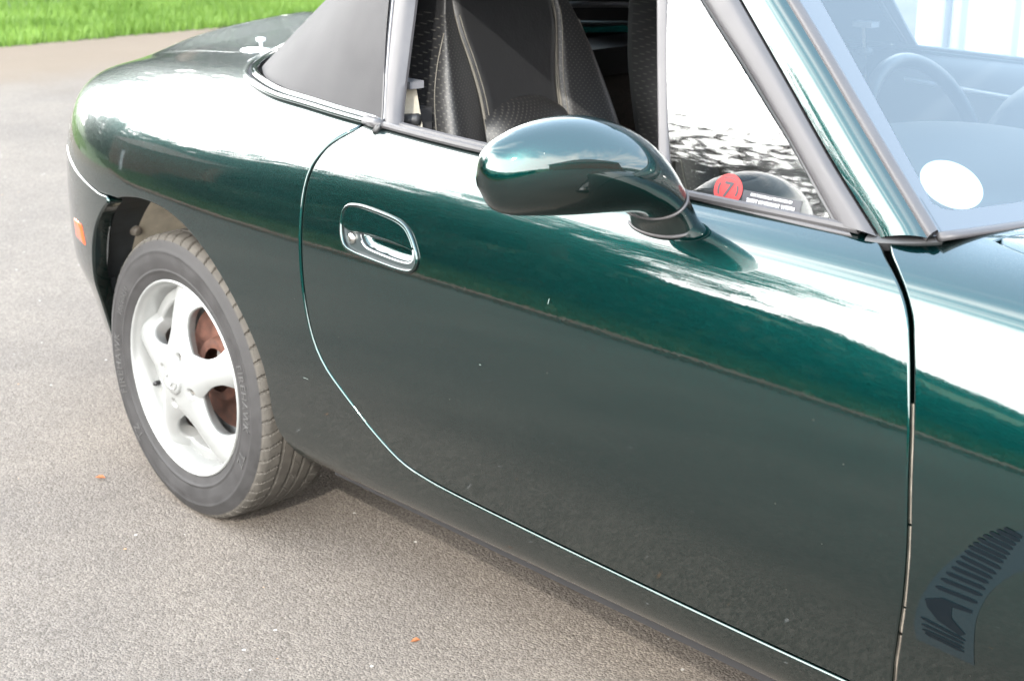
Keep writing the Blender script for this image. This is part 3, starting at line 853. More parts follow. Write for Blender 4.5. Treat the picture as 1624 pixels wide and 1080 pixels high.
# wheel arch linings
for cx, poly in ((0, None), (FX, None)):
    for sg in (-1, 1):
        b = MB(); a = np.linspace(R(-8), R(188), 50)
        rr = .385
        prof = [(rr, .812), (rr + .004, .78), (rr + .004, .698), (rr + .004, .60), (rr - .02, .50), (.30, .47), (.10, .47)]
        G = np.array([[(cx + r * math.cos(t), sg * y, .285 + r * math.sin(t)) for t in a] for r, y in prof])
        G[..., 2] = np.clip(G[..., 2], .19, .70)
        if cx == 0:
            G[..., 1] = sg * np.minimum(np.abs(G[..., 1]), np.interp(np.arange(50), [0, 6, 12, 30, 40, 49], [.765, .79, .812, .80, .755, .735])[None])
            G[..., 2] = np.maximum(G[..., 2], .235)
            b.grid(G[:, :31]); b.grid(G[2:, 30:]); b.obj('arch_liner', LINER, CAR)
            c = MB(); c.grid(G[:3, 30:])
            # upright ribs of the splash guard
            c.box((-.372, sg * .708, .43), (.03, .022, .26)); c.box((-.36, sg * .745, .36), (.02, .012, .10))
            sgd = c.obj('splash_guard', SPLASH, CAR, smooth=False)
            bt = MB(); bt.tube([(-.335, sg * .703, .512), (-.302, sg * .706, .512)], [.013, .011], 12); bt.obj('splash_guard_bolt', GAP_PALE, sgd)
        else:
            G[..., 1] = sg * np.minimum(np.abs(G[..., 1]), .775); G[..., 2] = np.maximum(G[..., 2], .26)
            b.grid(G); b.obj('arch_liner', LINER, CAR)


# ------------------------------------------------------------------ helpers on the body side
_xs = np.linspace(-.2, 1.9, 211); _vs = np.linspace(.36, .92, 260)
_X, _V = np.meshgrid(_xs, _vs, indexing='ij'); _P = surf_pts(_X.ravel(), _V.ravel()).reshape(211, 260, 3)
_mz = np.argmax(_P[..., 2] < .845, axis=1)
def side_y(x, z):
    """y of the near flank at (x, z)"""
    x = np.atleast_1d(np.asarray(x, float)); z = np.atleast_1d(np.asarray(z, float)); i = np.clip(((x + .2) / .01).astype(int), 0, 209); f = (x + .2) / .01 - i
    o = np.zeros(len(x))
    for k in range(len(x)):
        a, b = _P[i[k]], _P[i[k] + 1]
        o[k] = (1 - f[k]) * np.interp(-z[k], -a[:, 2], a[:, 1]) + f[k] * np.interp(-z[k], -b[:, 2], b[:, 1])
    return o
def top_z(x, y):
    """z of the body skin over plan point (x, y), near side"""
    x = np.atleast_1d(np.asarray(x, float)); y = np.atleast_1d(np.asarray(y, float)); o = np.zeros(len(x)); v = np.linspace(0, .5, 160)
    for k in range(len(x)):
        P = surf_pts(np.full(160, x[k]), v); o[k] = np.interp(abs(y[k]), np.abs(P[:, 1]), P[:, 2])
    return o


# door handle: bezel, recess, lift flap, lock
hx = lambda off: ((lambda x, v: np.stack([x, side_y(x, v) + off(x, v), v], -1)), (lambda x, v, e=1.5e-3: (lambda n: np.where(n[:, 1:2] > 0, -n, n))(
    (lambda n: n / np.linalg.norm(n, axis=1)[:, None])(np.cross(np.stack([x + e, side_y(x + e, v) + off(x + e, v), v], -1) - np.stack([x - e, side_y(x - e, v) + off(x - e, v), v], -1),
             np.stack([x, side_y(x, v + e) + off(x, v + e), v + e], -1) - np.stack([x, side_y(x, v - e) + off(x, v - e), v - e], -1))))))
gx, gz = np.linspace(.588, .795, 70), np.linspace(.655, .755, 40)
hp = np.stack([HANDLE[:, 0], side_y(HANDLE[:, 0], HANDLE[:, 1]) - .0010, HANDLE[:, 1]], -1)
bz = MB(); bz.tube(hp, .0034, 8, closed=True, up=(0, 1, 0)); HND = bz.obj('door_handle', PAINT, CAR)
RECESS = spl([(.642, .7045), (.648, .692), (.661, .6835), (.691, .680), (.737, .6775), (.764, .679), (.773, .686), (.772, .697), (.764, .706), (.718, .709), (.671, .709)], 40, closed=True)
FLAP = spl([(.603, .712), (.605, .734), (.618, .7415), (.657, .7425), (.716, .738), (.744, .732), (.760, .722), (.772, .708), (.774, .7015), (.764, .7035), (.718, .7075), (.671, .7085), (.643, .7070), (.620, .7055)], 60, closed=True)
body_panel('handle_plate', gx, gz, lambda P: np.minimum(sdf_poly(P[:, 0], P[:, 2], HANDLE) - .001, -sdf_poly(P[:, 0], P[:, 2], RECESS)), plain('handle_plate_plastic', (.020, .026, .028), .3, coat=.6), HND,
           ring=((.001, .0005), (.002, .002), (.003, .022)), ring_n=(30, 80, 90), ev=hx(lambda x, v: .0015 + 0 * x))
body_panel('handle_recess', gx, gz, lambda P: sdf_poly(P[:, 0], P[:, 2], RECESS) + .006, PAINT, HND, ring=None, ev=hx(lambda x, v: .0045 + .0085 * np.clip(sdf_poly(x, v, RECESS) / .010, 0, 1) ** .6))
body_panel('handle_flap', gx, gz, lambda P: sdf_poly(P[:, 0], P[:, 2], FLAP), PAINT, HND, ring=((.0008, .0004), (.0018, .0018), (.002, .007)), ring_n=(30, 75, 90),
           ev=hx(lambda x, v: -.0028 - .0012 * np.clip((.745 - v) / .04, 0, 1)))
lk = MB(); c = np.array([.624, side_y(.624, .692)[0], .692])
lk.tube([c + [0, .004, 0], c + [0, -.0025, 0]], [.0085, .0085], 18, up=(0, 0, 1)); lk.tube([c + [0, -.002, 0], c + [0, -.0035, 0]], [.0062, .0058], 18, up=(0, 0, 1))
lo = lk.obj('door_lock', STEEL, HND)
ks = MB(); ks.box(c + np.array([0, -.0036, 0]), (.0016, .0012, .008)); ks.obj('keyhole', BLACK, HND, smooth=False)
rl = MB(); rp = np.stack([RECESS[:, 0], side_y(RECESS[:, 0], RECESS[:, 1]) + .0012, RECESS[:, 1]], -1)[2:24]
rl.tube(rp, .0016, 6, up=(0, 1, 0)); rl.obj('recess_rim', plain('bright_rim', (.55, .62, .62), .2, .6), HND)

# ------------------------------------------------------------------ glass, pillars, trims
def wp(x, z, off=0.0):
    """point on the near side window plane"""
    return np.array([x, -.745 + .5 * (z - .85) - off * .894, z + off * .447])
def lerp_line(P, n):
    return spl(P, n)
ZT = 1.168
QF = [(1.466, .850), (1.358, .933), (1.253, 1.009), (1.145, 1.084), (1.035, ZT)]
PI_ = [(1.527, .846), (1.433, .914), (1.317, 1.004), (1.208, 1.088), (1.105, ZT)]
PO = [(1.589, -.742, .856), (1.474, -.698, .944), (1.363, -.655, 1.031), (1.282, -.624, 1.093), (1.183, -.586, ZT)]
DL = [(1.184, .849), (1.164, .885), (1.113, .984), (1.066, 1.078), (1.020, ZT)]
DR = [(1.207, .849), (1.188, .885), (1.139, .986), (1.093, 1.080), (1.045, ZT)]


def strip(A, B, bulge, depth, k=9, n=40, nrm=(0, -.894, .447), power=2.0):
    """convex strip between two 3D lines, with returns going inwards"""
    A, B = spl(A, n), spl(B, n); nr = np.asarray(nrm, float); nr = nr / np.linalg.norm(nr)
    rows = [A - nr * depth]
    for s in np.linspace(0, 1, k): rows.append(A + (B - A) * s + nr * bulge * (1 - abs(2 * s - 1) ** power))
    rows.append(B - nr * depth)
    m = MB(); m.grid(np.stack(rows, 1)); return m


def qoff(z): t_ = (z - .846) / (ZT - .846); return -.004 + .0165 * (1 - (2 * t_ - 1) ** 2)


for sg in (1, -1):
    fl = np.array([1, sg, 1.0])
    def put(m, name, mt, **k):
        m.v = [tuple(np.array(q) * fl) for q in m.v]; return m.obj(name, mt, CAR, auto=40, **k)
    put(strip([wp(*q) for q in QF], [wp(*q, .004) for q in PI_], .007, .02, power=4), 'window_seal', RUBBER)
    put(strip([wp(x + .006, z, .004) for x, z in PI_], PO, .006, .03, nrm=(.40, -.62, .67)), 'windscreen_pillar', PAINT)
    ti = [np.array(q) + [.004, .016, .006] for q in PO]
    put(strip(PO, ti, .006, .01, nrm=(.5, -.5, .7), power=4), 'windscreen_trim', RUBBER)
    put(strip([wp(*q) for q in DL], [wp(*q) for q in DR], .005, .008, power=4), 'window_divider', RUBBER)
    # quarter glass, gently barrelled
    g = MB(); zt_ = np.linspace(.846, ZT, 26); xa = np.interp(zt_, [q[1] for q in DR], [q[0] for q in DR]); xb = np.interp(zt_, [q[1] for q in QF], [q[0] for q in QF])
    g.grid(np.array([[wp(xa[i] + (xb[i] - xa[i]) * k, zt_[i], qoff(zt_[i])) for k in np.linspace(0, 1, 10)] for i in range(26)])); o = put(g, 'quarter_window', GLASS)
    if sg == 1: QW = o
    e = MB()
    e.tube([wp(x + .0015, z, .001) for x, z in QF], .0032, 6, up=(0, -.894, .447)); put(e, 'window_edge_gasket', RUBBER_D)
    # belt mouldings
    b = MB(); x = np.linspace(.556, 1.50, 60); yc = np.interp(x, CAB[::-1, 0][-70:], CAB[::-1, 1][-70:]); zt = top_z(x, yc)
    b.tube(np.stack([x, yc - .002, zt + .004], -1), .0058, 8); put(b, 'belt_moulding', RUBBER)
    b = MB(); x2 = x[x < 1.19]; yc2 = np.interp(x2, x, yc); b.tube(np.stack([x2, yc2 + .013, np.interp(x2, x, zt) + .006], -1), .0062, 8, sq=.9); put(b, 'glass_wiper_seal', RUBBER)
    b = strip([wp(x_, z_ - .002, .001) for x_, z_ in ((1.19, .838), (1.3, .838), (1.40, .838), (1.50, .840))], [wp(x_, z_, .001) for x_, z_ in ((1.19, .850), (1.3, .849), (1.40, .8475), (1.49, .845))], .006, .02, power=3)
    put(b, 'quarter_window_sill', RUBBER)
    b = strip([(1.515, -.757, .845), (1.545, -.752, .848), (1.575, -.742, .852), (1.600, -.728, .856)], [(1.515, -.737, .853), (1.545, -.73, .855), (1.572, -.722, .857), (1.59, -.71, .86)], .004, .01, nrm=(0, -.3, .95), power=3); b.v = [(x_, y_, z_ - .005) for x_, y_, z_ in b.v]
    put(b, 'pillar_foot_gasket', RUBBER_D)
    # soft top side pillar seal
    SL = [(.592, .853), (.572, .893), (.554, .928), (.528, .984), (.504, 1.041), (.452, ZT)]
    SR = [(.632, .851), (.612, .893), (.597, .933), (.577, .988), (.556, 1.045), (.507, ZT)]
    put(strip([wp(*q, -.002) for q in SL], [wp(*q, -.004) for q in SR], .010, .005, power=3), 'door_frame_seal', RUBBER)
    e = MB(); e.tube([wp(x_ - .002, z_, .002) for x_, z_ in SL], .0026, 6, up=(0, -.894, .447)); put(e, 'seam_piping', RUBBER_D)
    e = MB(); e.tube([wp(x_ + .004, z_, .0035) for x_, z_ in SL], .0016, 6, up=(0, -.894, .447)); put(e, 'seam_bead', TRIM_L)
    # rail over the door
    e = MB(); e.tube([(.45, -.588, 1.172), (.8, -.582, 1.182), (1.19, -.588, 1.170)], .017, 8); put(e, 'roof_rail', RUBBER_D)

# windscreen
def ws(s, t, off=0.0):
    yb, yt = .742, .586; s = np.asarray(s, float); t = np.asarray(t, float)
    y = (yb + (yt - yb) * t) * s; x = 1.589 + (1.183 - 1.589) * t + (.17 - .04 * t) * (1 - s ** 2); z = .856 + (ZT - .856) * t + (.015 + .015 * t) * (1 - s ** 2)
    return np.stack([x + off * .58, y + 0 * x, z + off * .80], -1)
S_, T_ = np.meshgrid(np.linspace(-.985, .985, 61), np.linspace(.004, 1, 31), indexing='ij')
g = MB(); g.grid(ws(S_, T_)); WSC = g.obj('windscreen', SCREEN, CAR)
fr = MB()
tt = np.linspace(.0, 1, 26)
for sg in (-1, 1):
    A = ws(sg * .992 + 0 * tt, tt, .0012); B = ws(sg * (.966 - .045 * tt), tt, .0012); fr.grid(np.stack([A, B], 1))
ss = np.linspace(-.975, .975, 80)
lo_ = .060 + .05 * np.clip((np.abs(ss) - .925) / .05, 0, 1) ** 2.5
fr.grid(np.stack([ws(ss, 0 * ss, .0015), ws(ss, lo_, .0015)], 1)); fr.grid(np.stack([ws(ss, 1 - .04 + 0 * ss, .0015), ws(ss, 1 + 0 * ss, .0015)], 1))
fr.obj('windscreen_border', FRIT, WSC)
bm_ = MB(); ss = np.linspace(-.985, .985, 60); bm_.tube(ws(ss, 0 * ss - .004, .002), .009, 8, sq=.6); bm_.obj('windscreen_moulding', RUBBER, WSC)
hd = MB(); hd.tube(ws(np.linspace(-1, 1, 40), 1.02 + 0 * np.linspace(-1, 1, 40), .004), .026, 10, sq=.8); hd.obj('windscreen_header', PAINT, CAR)
# paper disc stuck inside the windscreen
dc = MB(); c0 = ws(-.905, .140, -.0030); ex = ws(-.88, .140) - ws(-.93, .140); ex = ex / np.linalg.norm(ex); ey = ws(-.905, .2) - ws(-.905, .1); ey = ey - ex * (ey @ ex); ey /= np.linalg.norm(ey)
tt = np.linspace(0, 2 * np.pi, 48, endpoint=False); ring = np.array([c0 + .039 * (math.cos(a) * ex + math.sin(a) * ey) for a in tt]); nn_ = np.cross(ex, ey)
dc.add(list(ring) + list(ring - nn_ * .001), [tuple(range(48)), tuple(range(95, 47, -1))] + [(i, (i + 1) % 48, 48 + (i + 1) % 48, 48 + i) for i in range(48)])
dc.obj('paper_disc', DISC_P, WSC, smooth=False)

# window stickers
def on_glass(u, v_, off):
    """u along the car, v up the glass, metres from the lower text corner"""
    a = np.array([1.330, 0, .8525]); d = np.array([.994, 0, 0]); z = a[2] + v_ * .894; return wp(a[0] + u, z, qoff(z) + off)
def text_mesh(body, size, ext=.0002, sx=1.0, bold=.0):
    cu = bpy.data.curves.new('t', 'FONT'); cu.body = body; cu.size = size; cu.extrude = ext; cu.resolution_u = 2; cu.offset = bold; cu.space_character = 1.1
    to = bpy.data.objects.new('t', cu); COL.objects.link(to); me = bpy.data.meshes.new_from_object(to.evaluated_get(bpy.context.evaluated_depsgraph_get()))
    bpy.data.objects.remove(to); bpy.data.curves.remove(cu)
    v = np.array([q.co[:] for q in me.vertices]); v[:, 0] *= sx; f = [tuple(p.vertices) for p in me.polygons]; bpy.data.meshes.remove(me); return v, f
sb = MB(); P = [on_glass(*q, .0006) for q in ((-.012, -.003), (.079, -.003), (.079, .0165), (-.012, .0165))]; sb.add(P, [(0, 1, 2, 3)])
REFL_PATCH = sb.obj('dark_reflection_patch', STICK_REFL_K, QW, smooth=False)  # black patch painted as the dark reflection behind the plain white lettering
for body, size, v0, wid in (('ELECTRONICALLY PROTECTED BY', .0052, .0105, .064), ('THEFT DETERRENT SYSTEM', .0085, .0012, .074)):
    v, f = text_mesh(body, size, bold=-.00012); k = wid / (v[:, 0].max() - v[:, 0].min())
    m = MB(); m.add([on_glass((q[0] - v[:, 0].min()) * k - (.004 if v0 < .005 else -.001), v0 + q[1], .0010 + q[2]) for q in v], f); m.obj('sticker_lettering', STICK_W, QW, smooth=False)
rc = np.array([-.0365, .0125])
def gdisc(name, r0, r1, off, mt, a0=0, a1=360, sx=1.0):
    a = np.radians(np.linspace(a0, a1, 40)); m = MB()
    m.grid(np.array([[on_glass(rc[0] + r * math.cos(t) * sx, rc[1] + r * math.sin(t), off) for t in a] for r in (r0, r1)])); return m.obj(name, mt, QW, smooth=False)
gdisc('round_sticker', .00001, .0205, .0006, STICK_R, sx=1.12)
gdisc('round_sticker_arc', .0125, .0150, .0009, STICK_REFL_K, 150, 212, 1.12); gdisc('round_sticker_arc', .0125, .0150, .0009, STICK_REFL_K, -28, 30, 1.12)
gdisc('round_sticker_arc', .0150, .0163, .0009, STICK_REFL_K, 55, 125, 1.12); gdisc('round_sticker_arc', .0150, .0163, .0009, STICK_REFL_K, 235, 305, 1.12)
m = MB(); P = [on_glass(rc[0] + q[0], rc[1] + q[1], .0010) for q in ((-.0062, -.0095), (-.0022, -.0095), (.0075, .0085), (.0075, .0098), (-.0068, .0098), (-.0068, .0066), (.0022, .0066))]; m.add(P, [tuple(range(7))]); m.obj('sticker_mark', STICK_REFL_K, QW, smooth=False)

# ------------------------------------------------------------------ soft top
BASE = spl([(.588, -.741, .852), (.488, -.722, .858), (.361, -.706, .862), (.229, -.680, .868), (.136, -.654, .871), (.055, -.612, .874), (-.03, -.545, .876), (-.20, -.335, .88), (-.30, -.15, .885), (-.325, 0, .886)], 60)
TOP = spl([(.452, -.586, ZT), (.425, -.580, 1.171), (.395, -.565, 1.174), (.365, -.540, 1.178), (.335, -.500, 1.182), (.31, -.45, 1.186), (.285, -.38, 1.19), (.25, -.2, 1.198), (.235, -.1, 1.2), (.23, 0, 1.2)], 60)
tt = np.linspace(0, 1, 30)[None, :, None]
G = BASE[:, None] * (1 - tt) + TOP[:, None] * tt
out = np.stack([-.35 + 0 * BASE[:, 0], BASE[:, 1] * 1.2, .35 + 0 * BASE[:, 0]], -1); out /= np.linalg.norm(out, axis=1)[:, None]
G = G + out[:, None] * (.010 * np.sin(np.pi * tt))
side_n = 44
st = MB(); st.grid(G[:side_n]); st.grid(G[:side_n] * [1, -1, 1])
# rear band below and above the window
st.grid(G[side_n - 1:, :6]); st.grid(G[side_n - 1:, :6] * [1, -1, 1]); st.grid(G[side_n - 1:, 23:]); st.grid(G[side_n - 1:, 23:] * [1, -1, 1])
x = np.linspace(0, 1, 26)[:, None]; y = np.linspace(-1, 1, 41)[None]
rx = .235 + (1.20 - .235) * x + .17 * (np.abs(y) ** 3) * (1 - x); ry = .585 * y + 0 * x; rz = 1.200 - .030 * np.abs(y) ** 2.4 + .018 * np.sin(np.pi * x) - .002 * x
st.grid(np.stack([rx, ry, rz], -1))
STP = st.obj('soft_top', VINYL, CAR)
rw = MB(); rw.grid(G[side_n - 1:, 5:24] * [1, 1, 1]); rw.grid(G[side_n - 1:, 5:24] * [1, -1, 1]); rw.obj('rear_window', GLASS, STP)
# mouldings round its base
cab = np.vstack([CAB[CAB[:, 0] < .60], ]); zb_ = top_z(cab[:, 0], cab[:, 1]); zb_ = np.maximum(zb_, .846)
full = np.vstack([np.c_[cab, zb_], (np.c_[cab, zb_] * [1, -1, 1])[::-1][1:]]); full = spl(full, 160)
cen = np.array([.3, 0, 0]); dirn = cen - full; dirn[:, 2] = 0; dirn /= np.linalg.norm(dirn, axis=1)[:, None]
GLOSS = plain('gloss_trim', (.03, .04, .042), .12, coat=1.0)
m = MB(); m.tube(full - dirn * .004 + [0, 0, .003], .0062, 8, sq=.8); m.obj('tonneau_moulding', PAINT, STP)
m = MB(); m.tube(full + dirn * .015 + [0, 0, .005], .0075, 8, sq=.9); m.obj('soft_top_gasket', GLOSS, STP)
m = MB(); m.tube(full + dirn * .006 + [0, 0, -.003], .006, 6); m.obj('moulding_channel', BLACK, STP)
m = MB(); c = np.array([.575, -.746, .857]); m.tube([c + [-.030, .004, .001], c, c + [.020, -.003, 0]], [.0105, .0105, .0095], 10, sq=.8); m.obj('moulding_clip', RUBBER, STP)
m = MB(); m.tube([(.592, -.762, .846), (.590, -.750, .858), (.592, -.738, .862)], .0055, 8, up=(1, 0, 0)); m.obj('door_seal_plug', RUBBER_D, STP)

# aerial foot on the rear wing
m = MB(); az = top_z([-.29], [-.43])[0]
foot = spl([(-.325, -.450), (-.285, -.452), (-.245, -.415), (-.235, -.395), (-.262, -.392), (-.310, -.425)], 24, closed=True)
lay = [np.array([(-.272 + (px + .285) * k * .72, -.412 + (py + .425) * k * .72, az + h) for px, py in foot]) for k, h in ((1.0, -.004), (1.0, .001), (.85, .004), (.45, .007))]
m.grid(np.stack(lay), closev=True); m.add(lay[-1], [tuple(range(24))])
CHR = plain('bright_cap', (.72, .73, .74), .25, .3)
ae = m.obj('aerial_foot', CHR, CAR)
m = MB(); m.tube([(-.262, -.402, az + .004), (-.262, -.402, az + .018), (-.262, -.402, az + .020), (-.262, -.402, az + .026), (-.262, -.402, az + .028)], [.0045, .004, .0105, .011, .006], 16, up=(1, 0, 0)); m.obj('aerial_socket', CHR, ae)

# side marker and tail lamp
def bump_pt(x, z, off=0.0):
    v = np.linspace(.3, 1, 400); P = surf_pts(np.full(400, x), v); k = np.abs(P[120:, 2] - z).argmin() + 120; n = surf_nrm(np.array([x]), np.array([v[k]]))[0]; return P[k] + n * off
for sg in (1, -1):
    mk = MB(); n = 10
    top = [(-.395, .545), (-.322, .543)]; bot = [(-.385, .497), (-.304, .500)]
    def mkp(a, b, off): return bump_pt(top[0][0] + (top[1][0] - top[0][0]) * a + (bot[0][0] - top[0][0]) * b * .3 + .016 * a * b, top[0][1] + (bot[0][1] - top[0][1]) * b, off)
    G = np.array([[mkp(a, b, -.003 if (a in (0, 1) or b in (0, 1)) else .003) for b in np.linspace(0, 1, 8)] for a in np.linspace(0, 1, n)]) * [1, sg, 1]
    mk.grid(G).obj('side_marker', AMBER, CAR)
    tl = MB(); G = np.array([[bump_pt(x_, z_, .004 if 0 < i < 9 and 0 < j < 7 else -.006) for j, z_ in enumerate(np.linspace(.672, .775, 8))] for i, x_ in enumerate(np.linspace(-.80, -.555, 10))]) * [1, sg, 1]
    tl.grid(G).obj('tail_lamp', REDLENS, CAR)

# dark ribs and band painted on the fender as a slatted reflection
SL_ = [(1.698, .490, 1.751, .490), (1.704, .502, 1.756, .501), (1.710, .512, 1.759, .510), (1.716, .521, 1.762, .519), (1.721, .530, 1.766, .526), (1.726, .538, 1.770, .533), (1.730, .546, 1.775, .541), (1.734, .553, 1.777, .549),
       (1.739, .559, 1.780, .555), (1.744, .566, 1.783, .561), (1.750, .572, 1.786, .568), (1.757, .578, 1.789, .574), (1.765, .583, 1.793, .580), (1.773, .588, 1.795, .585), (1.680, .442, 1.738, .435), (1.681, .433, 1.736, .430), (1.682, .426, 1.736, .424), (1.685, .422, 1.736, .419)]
MARK = plain('painted_rib_reflection', (.0012, .003, .0045), .3, spec=.05, coat=.6)
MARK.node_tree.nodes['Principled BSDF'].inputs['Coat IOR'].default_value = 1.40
def on_side(x, z, off=.0011): x = np.asarray(x, float); z = np.asarray(z, float); return np.stack([x, side_y(x, z) - off, z], -1)
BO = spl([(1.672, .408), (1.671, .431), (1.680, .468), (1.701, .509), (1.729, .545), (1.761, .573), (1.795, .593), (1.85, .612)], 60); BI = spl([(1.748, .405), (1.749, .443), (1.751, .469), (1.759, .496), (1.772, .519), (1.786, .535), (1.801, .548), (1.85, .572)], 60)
BANDM = plain('painted_band_reflection', (.001, .0055, .0075), .25, spec=.25, coat=1.0)
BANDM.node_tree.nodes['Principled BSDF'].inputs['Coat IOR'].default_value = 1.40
w_ = np.linspace(0, 1, 9); m = MB(); m.grid(np.array([on_side(BO[i, 0] + (BI[i, 0] - BO[i, 0]) * w_, BO[i, 1] + (BI[i, 1] - BO[i, 1]) * w_, .0005) for i in range(60)])); RBD = m.obj('rib_reflection_band', BANDM, CAR)
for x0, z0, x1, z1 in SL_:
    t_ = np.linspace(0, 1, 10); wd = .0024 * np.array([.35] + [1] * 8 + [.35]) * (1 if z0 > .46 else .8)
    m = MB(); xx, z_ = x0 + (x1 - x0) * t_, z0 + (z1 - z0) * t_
    m.grid(np.stack([on_side(xx, z_ - wd), on_side(xx, z_ + wd)], 1)); m.obj('rib_reflection', MARK, RBD)
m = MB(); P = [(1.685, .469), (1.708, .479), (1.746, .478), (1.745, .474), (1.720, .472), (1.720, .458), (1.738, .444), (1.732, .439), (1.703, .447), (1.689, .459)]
m.add(list(on_side([q[0] for q in P], [q[1] for q in P])), [(0, 1, 4), (1, 2, 3), (1, 3, 4), (0, 4, 5), (0, 5, 9), (9, 5, 8), (5, 6, 7), (5, 7, 8)]); m.obj('rib_reflection', MARK, RBD, smooth=False)
# short pale scratches
SCR = plain('bare_scratch', (.12, .15, .14), .6)
for x0, z0, x1, z1 in ((.468, .418, .482, .4185), (1.068, .689, 1.066, .681), (.93, .56, .934, .5605)):
    m = MB(); t_ = np.linspace(0, 1, 4); xx, z_ = x0 + (x1 - x0) * t_, z0 + (z1 - z0) * t_; w_ = .0006 if abs(x1 - x0) > abs(z1 - z0) else 0; w2 = .0006 - w_
    m.grid(np.stack([on_side(xx - w2, z_ - w_), on_side(xx + w2, z_ + w_)], 1)); m.obj('paint_scratch', SCR, CAR)

# ------------------------------------------------------------------ door mirrors
MIR = [  # centre, half size along the car, half size across the loft, roll of the section
    ((1.230, -.786, .816), .057, .030), ((1.230, -.797, .836), .055, .029), ((1.230, -.811, .854), .054, .031), ((1.229, -.836, .876), .055, .041), ((1.226, -.866, .893), .056, .051), ((1.219, -.902, .905), .057, .058),
    ((1.209, -.942, .911), .056, .061), ((1.197, -.985, .911), .051, .058), ((1.184, -1.022, .906), .042, .050), ((1.174, -1.046, .902), .028, .036), ((1.169, -1.057, .900), .004, .006)]
Q_ = spl([list(q[0]) + [q[1], q[2]] for q in MIR], 60); C_ = Q_[:, :3]; A_ = Q_[:, 3:].copy()
for _ in range(2): A_[1:-1] = (A_[:-2] + 2 * A_[1:-1] + A_[2:]) / 4
def mirror_shell(i0, i1, grow=1.0, k=48):
    T = np.gradient(C_, axis=0); T /= np.linalg.norm(T, axis=1)[:, None]
    U = np.cross(T, [1, 0, 0]); U /= np.linalg.norm(U, axis=1)[:, None]; Xd = np.cross(U, T)
    a = np.linspace(0, 2 * np.pi, k, endpoint=False); rows = []
    for i in range(i0, i1):
        ca, sa = np.cos(a), np.sin(a); back = np.where(ca < 0, .62, 1.0)
        blend = np.clip((i - 14) / 10, 0, 1); back = 1 - blend * (1 - back)
        rows.append(C_[i] + grow * (A_[i, 0] * (np.sign(ca) * np.abs(ca) ** .92 * back)[:, None] * Xd[i] + A_[i, 1] * (np.sign(sa) * np.abs(sa) ** .95)[:, None] * U[i]))
    return np.array(rows)
for sg in (1, -1):
    G = mirror_shell(8, 60) * [1, sg, 1]; m = MB(); m.grid(G, closev=True); MH = m.obj('door_mirror', PAINT, CAR)
    G = mirror_shell(0, 9, .965) * [1, sg, 1]; m = MB(); m.grid(G, closev=True); m.obj('mirror_foot', PAINT, MH)
    m = MB(); m.tube(mirror_shell(7, 8, .985)[0] * [1, sg, 1], .0022, 6, closed=True); m.obj('mirror_gasket', RUBBER, MH)
    m = MB(); m.tube(mirror_shell(0, 1, 1.0)[0] * [1, sg, 1] + [0, 0, .004], .0026, 6, closed=True); m.obj('mirror_foot_gasket', RUBBER, MH)
    m = MB(); P = np.array([(1.170, -.945 + .070 * math.cos(a), .905 + .046 * math.sin(a)) for a in np.linspace(0, 2 * np.pi, 36, endpoint=False)]) * [1, sg, 1]; m.add(list(P), [tuple(range(36))]); m.obj('mirror_glass', MIRROR, MH)

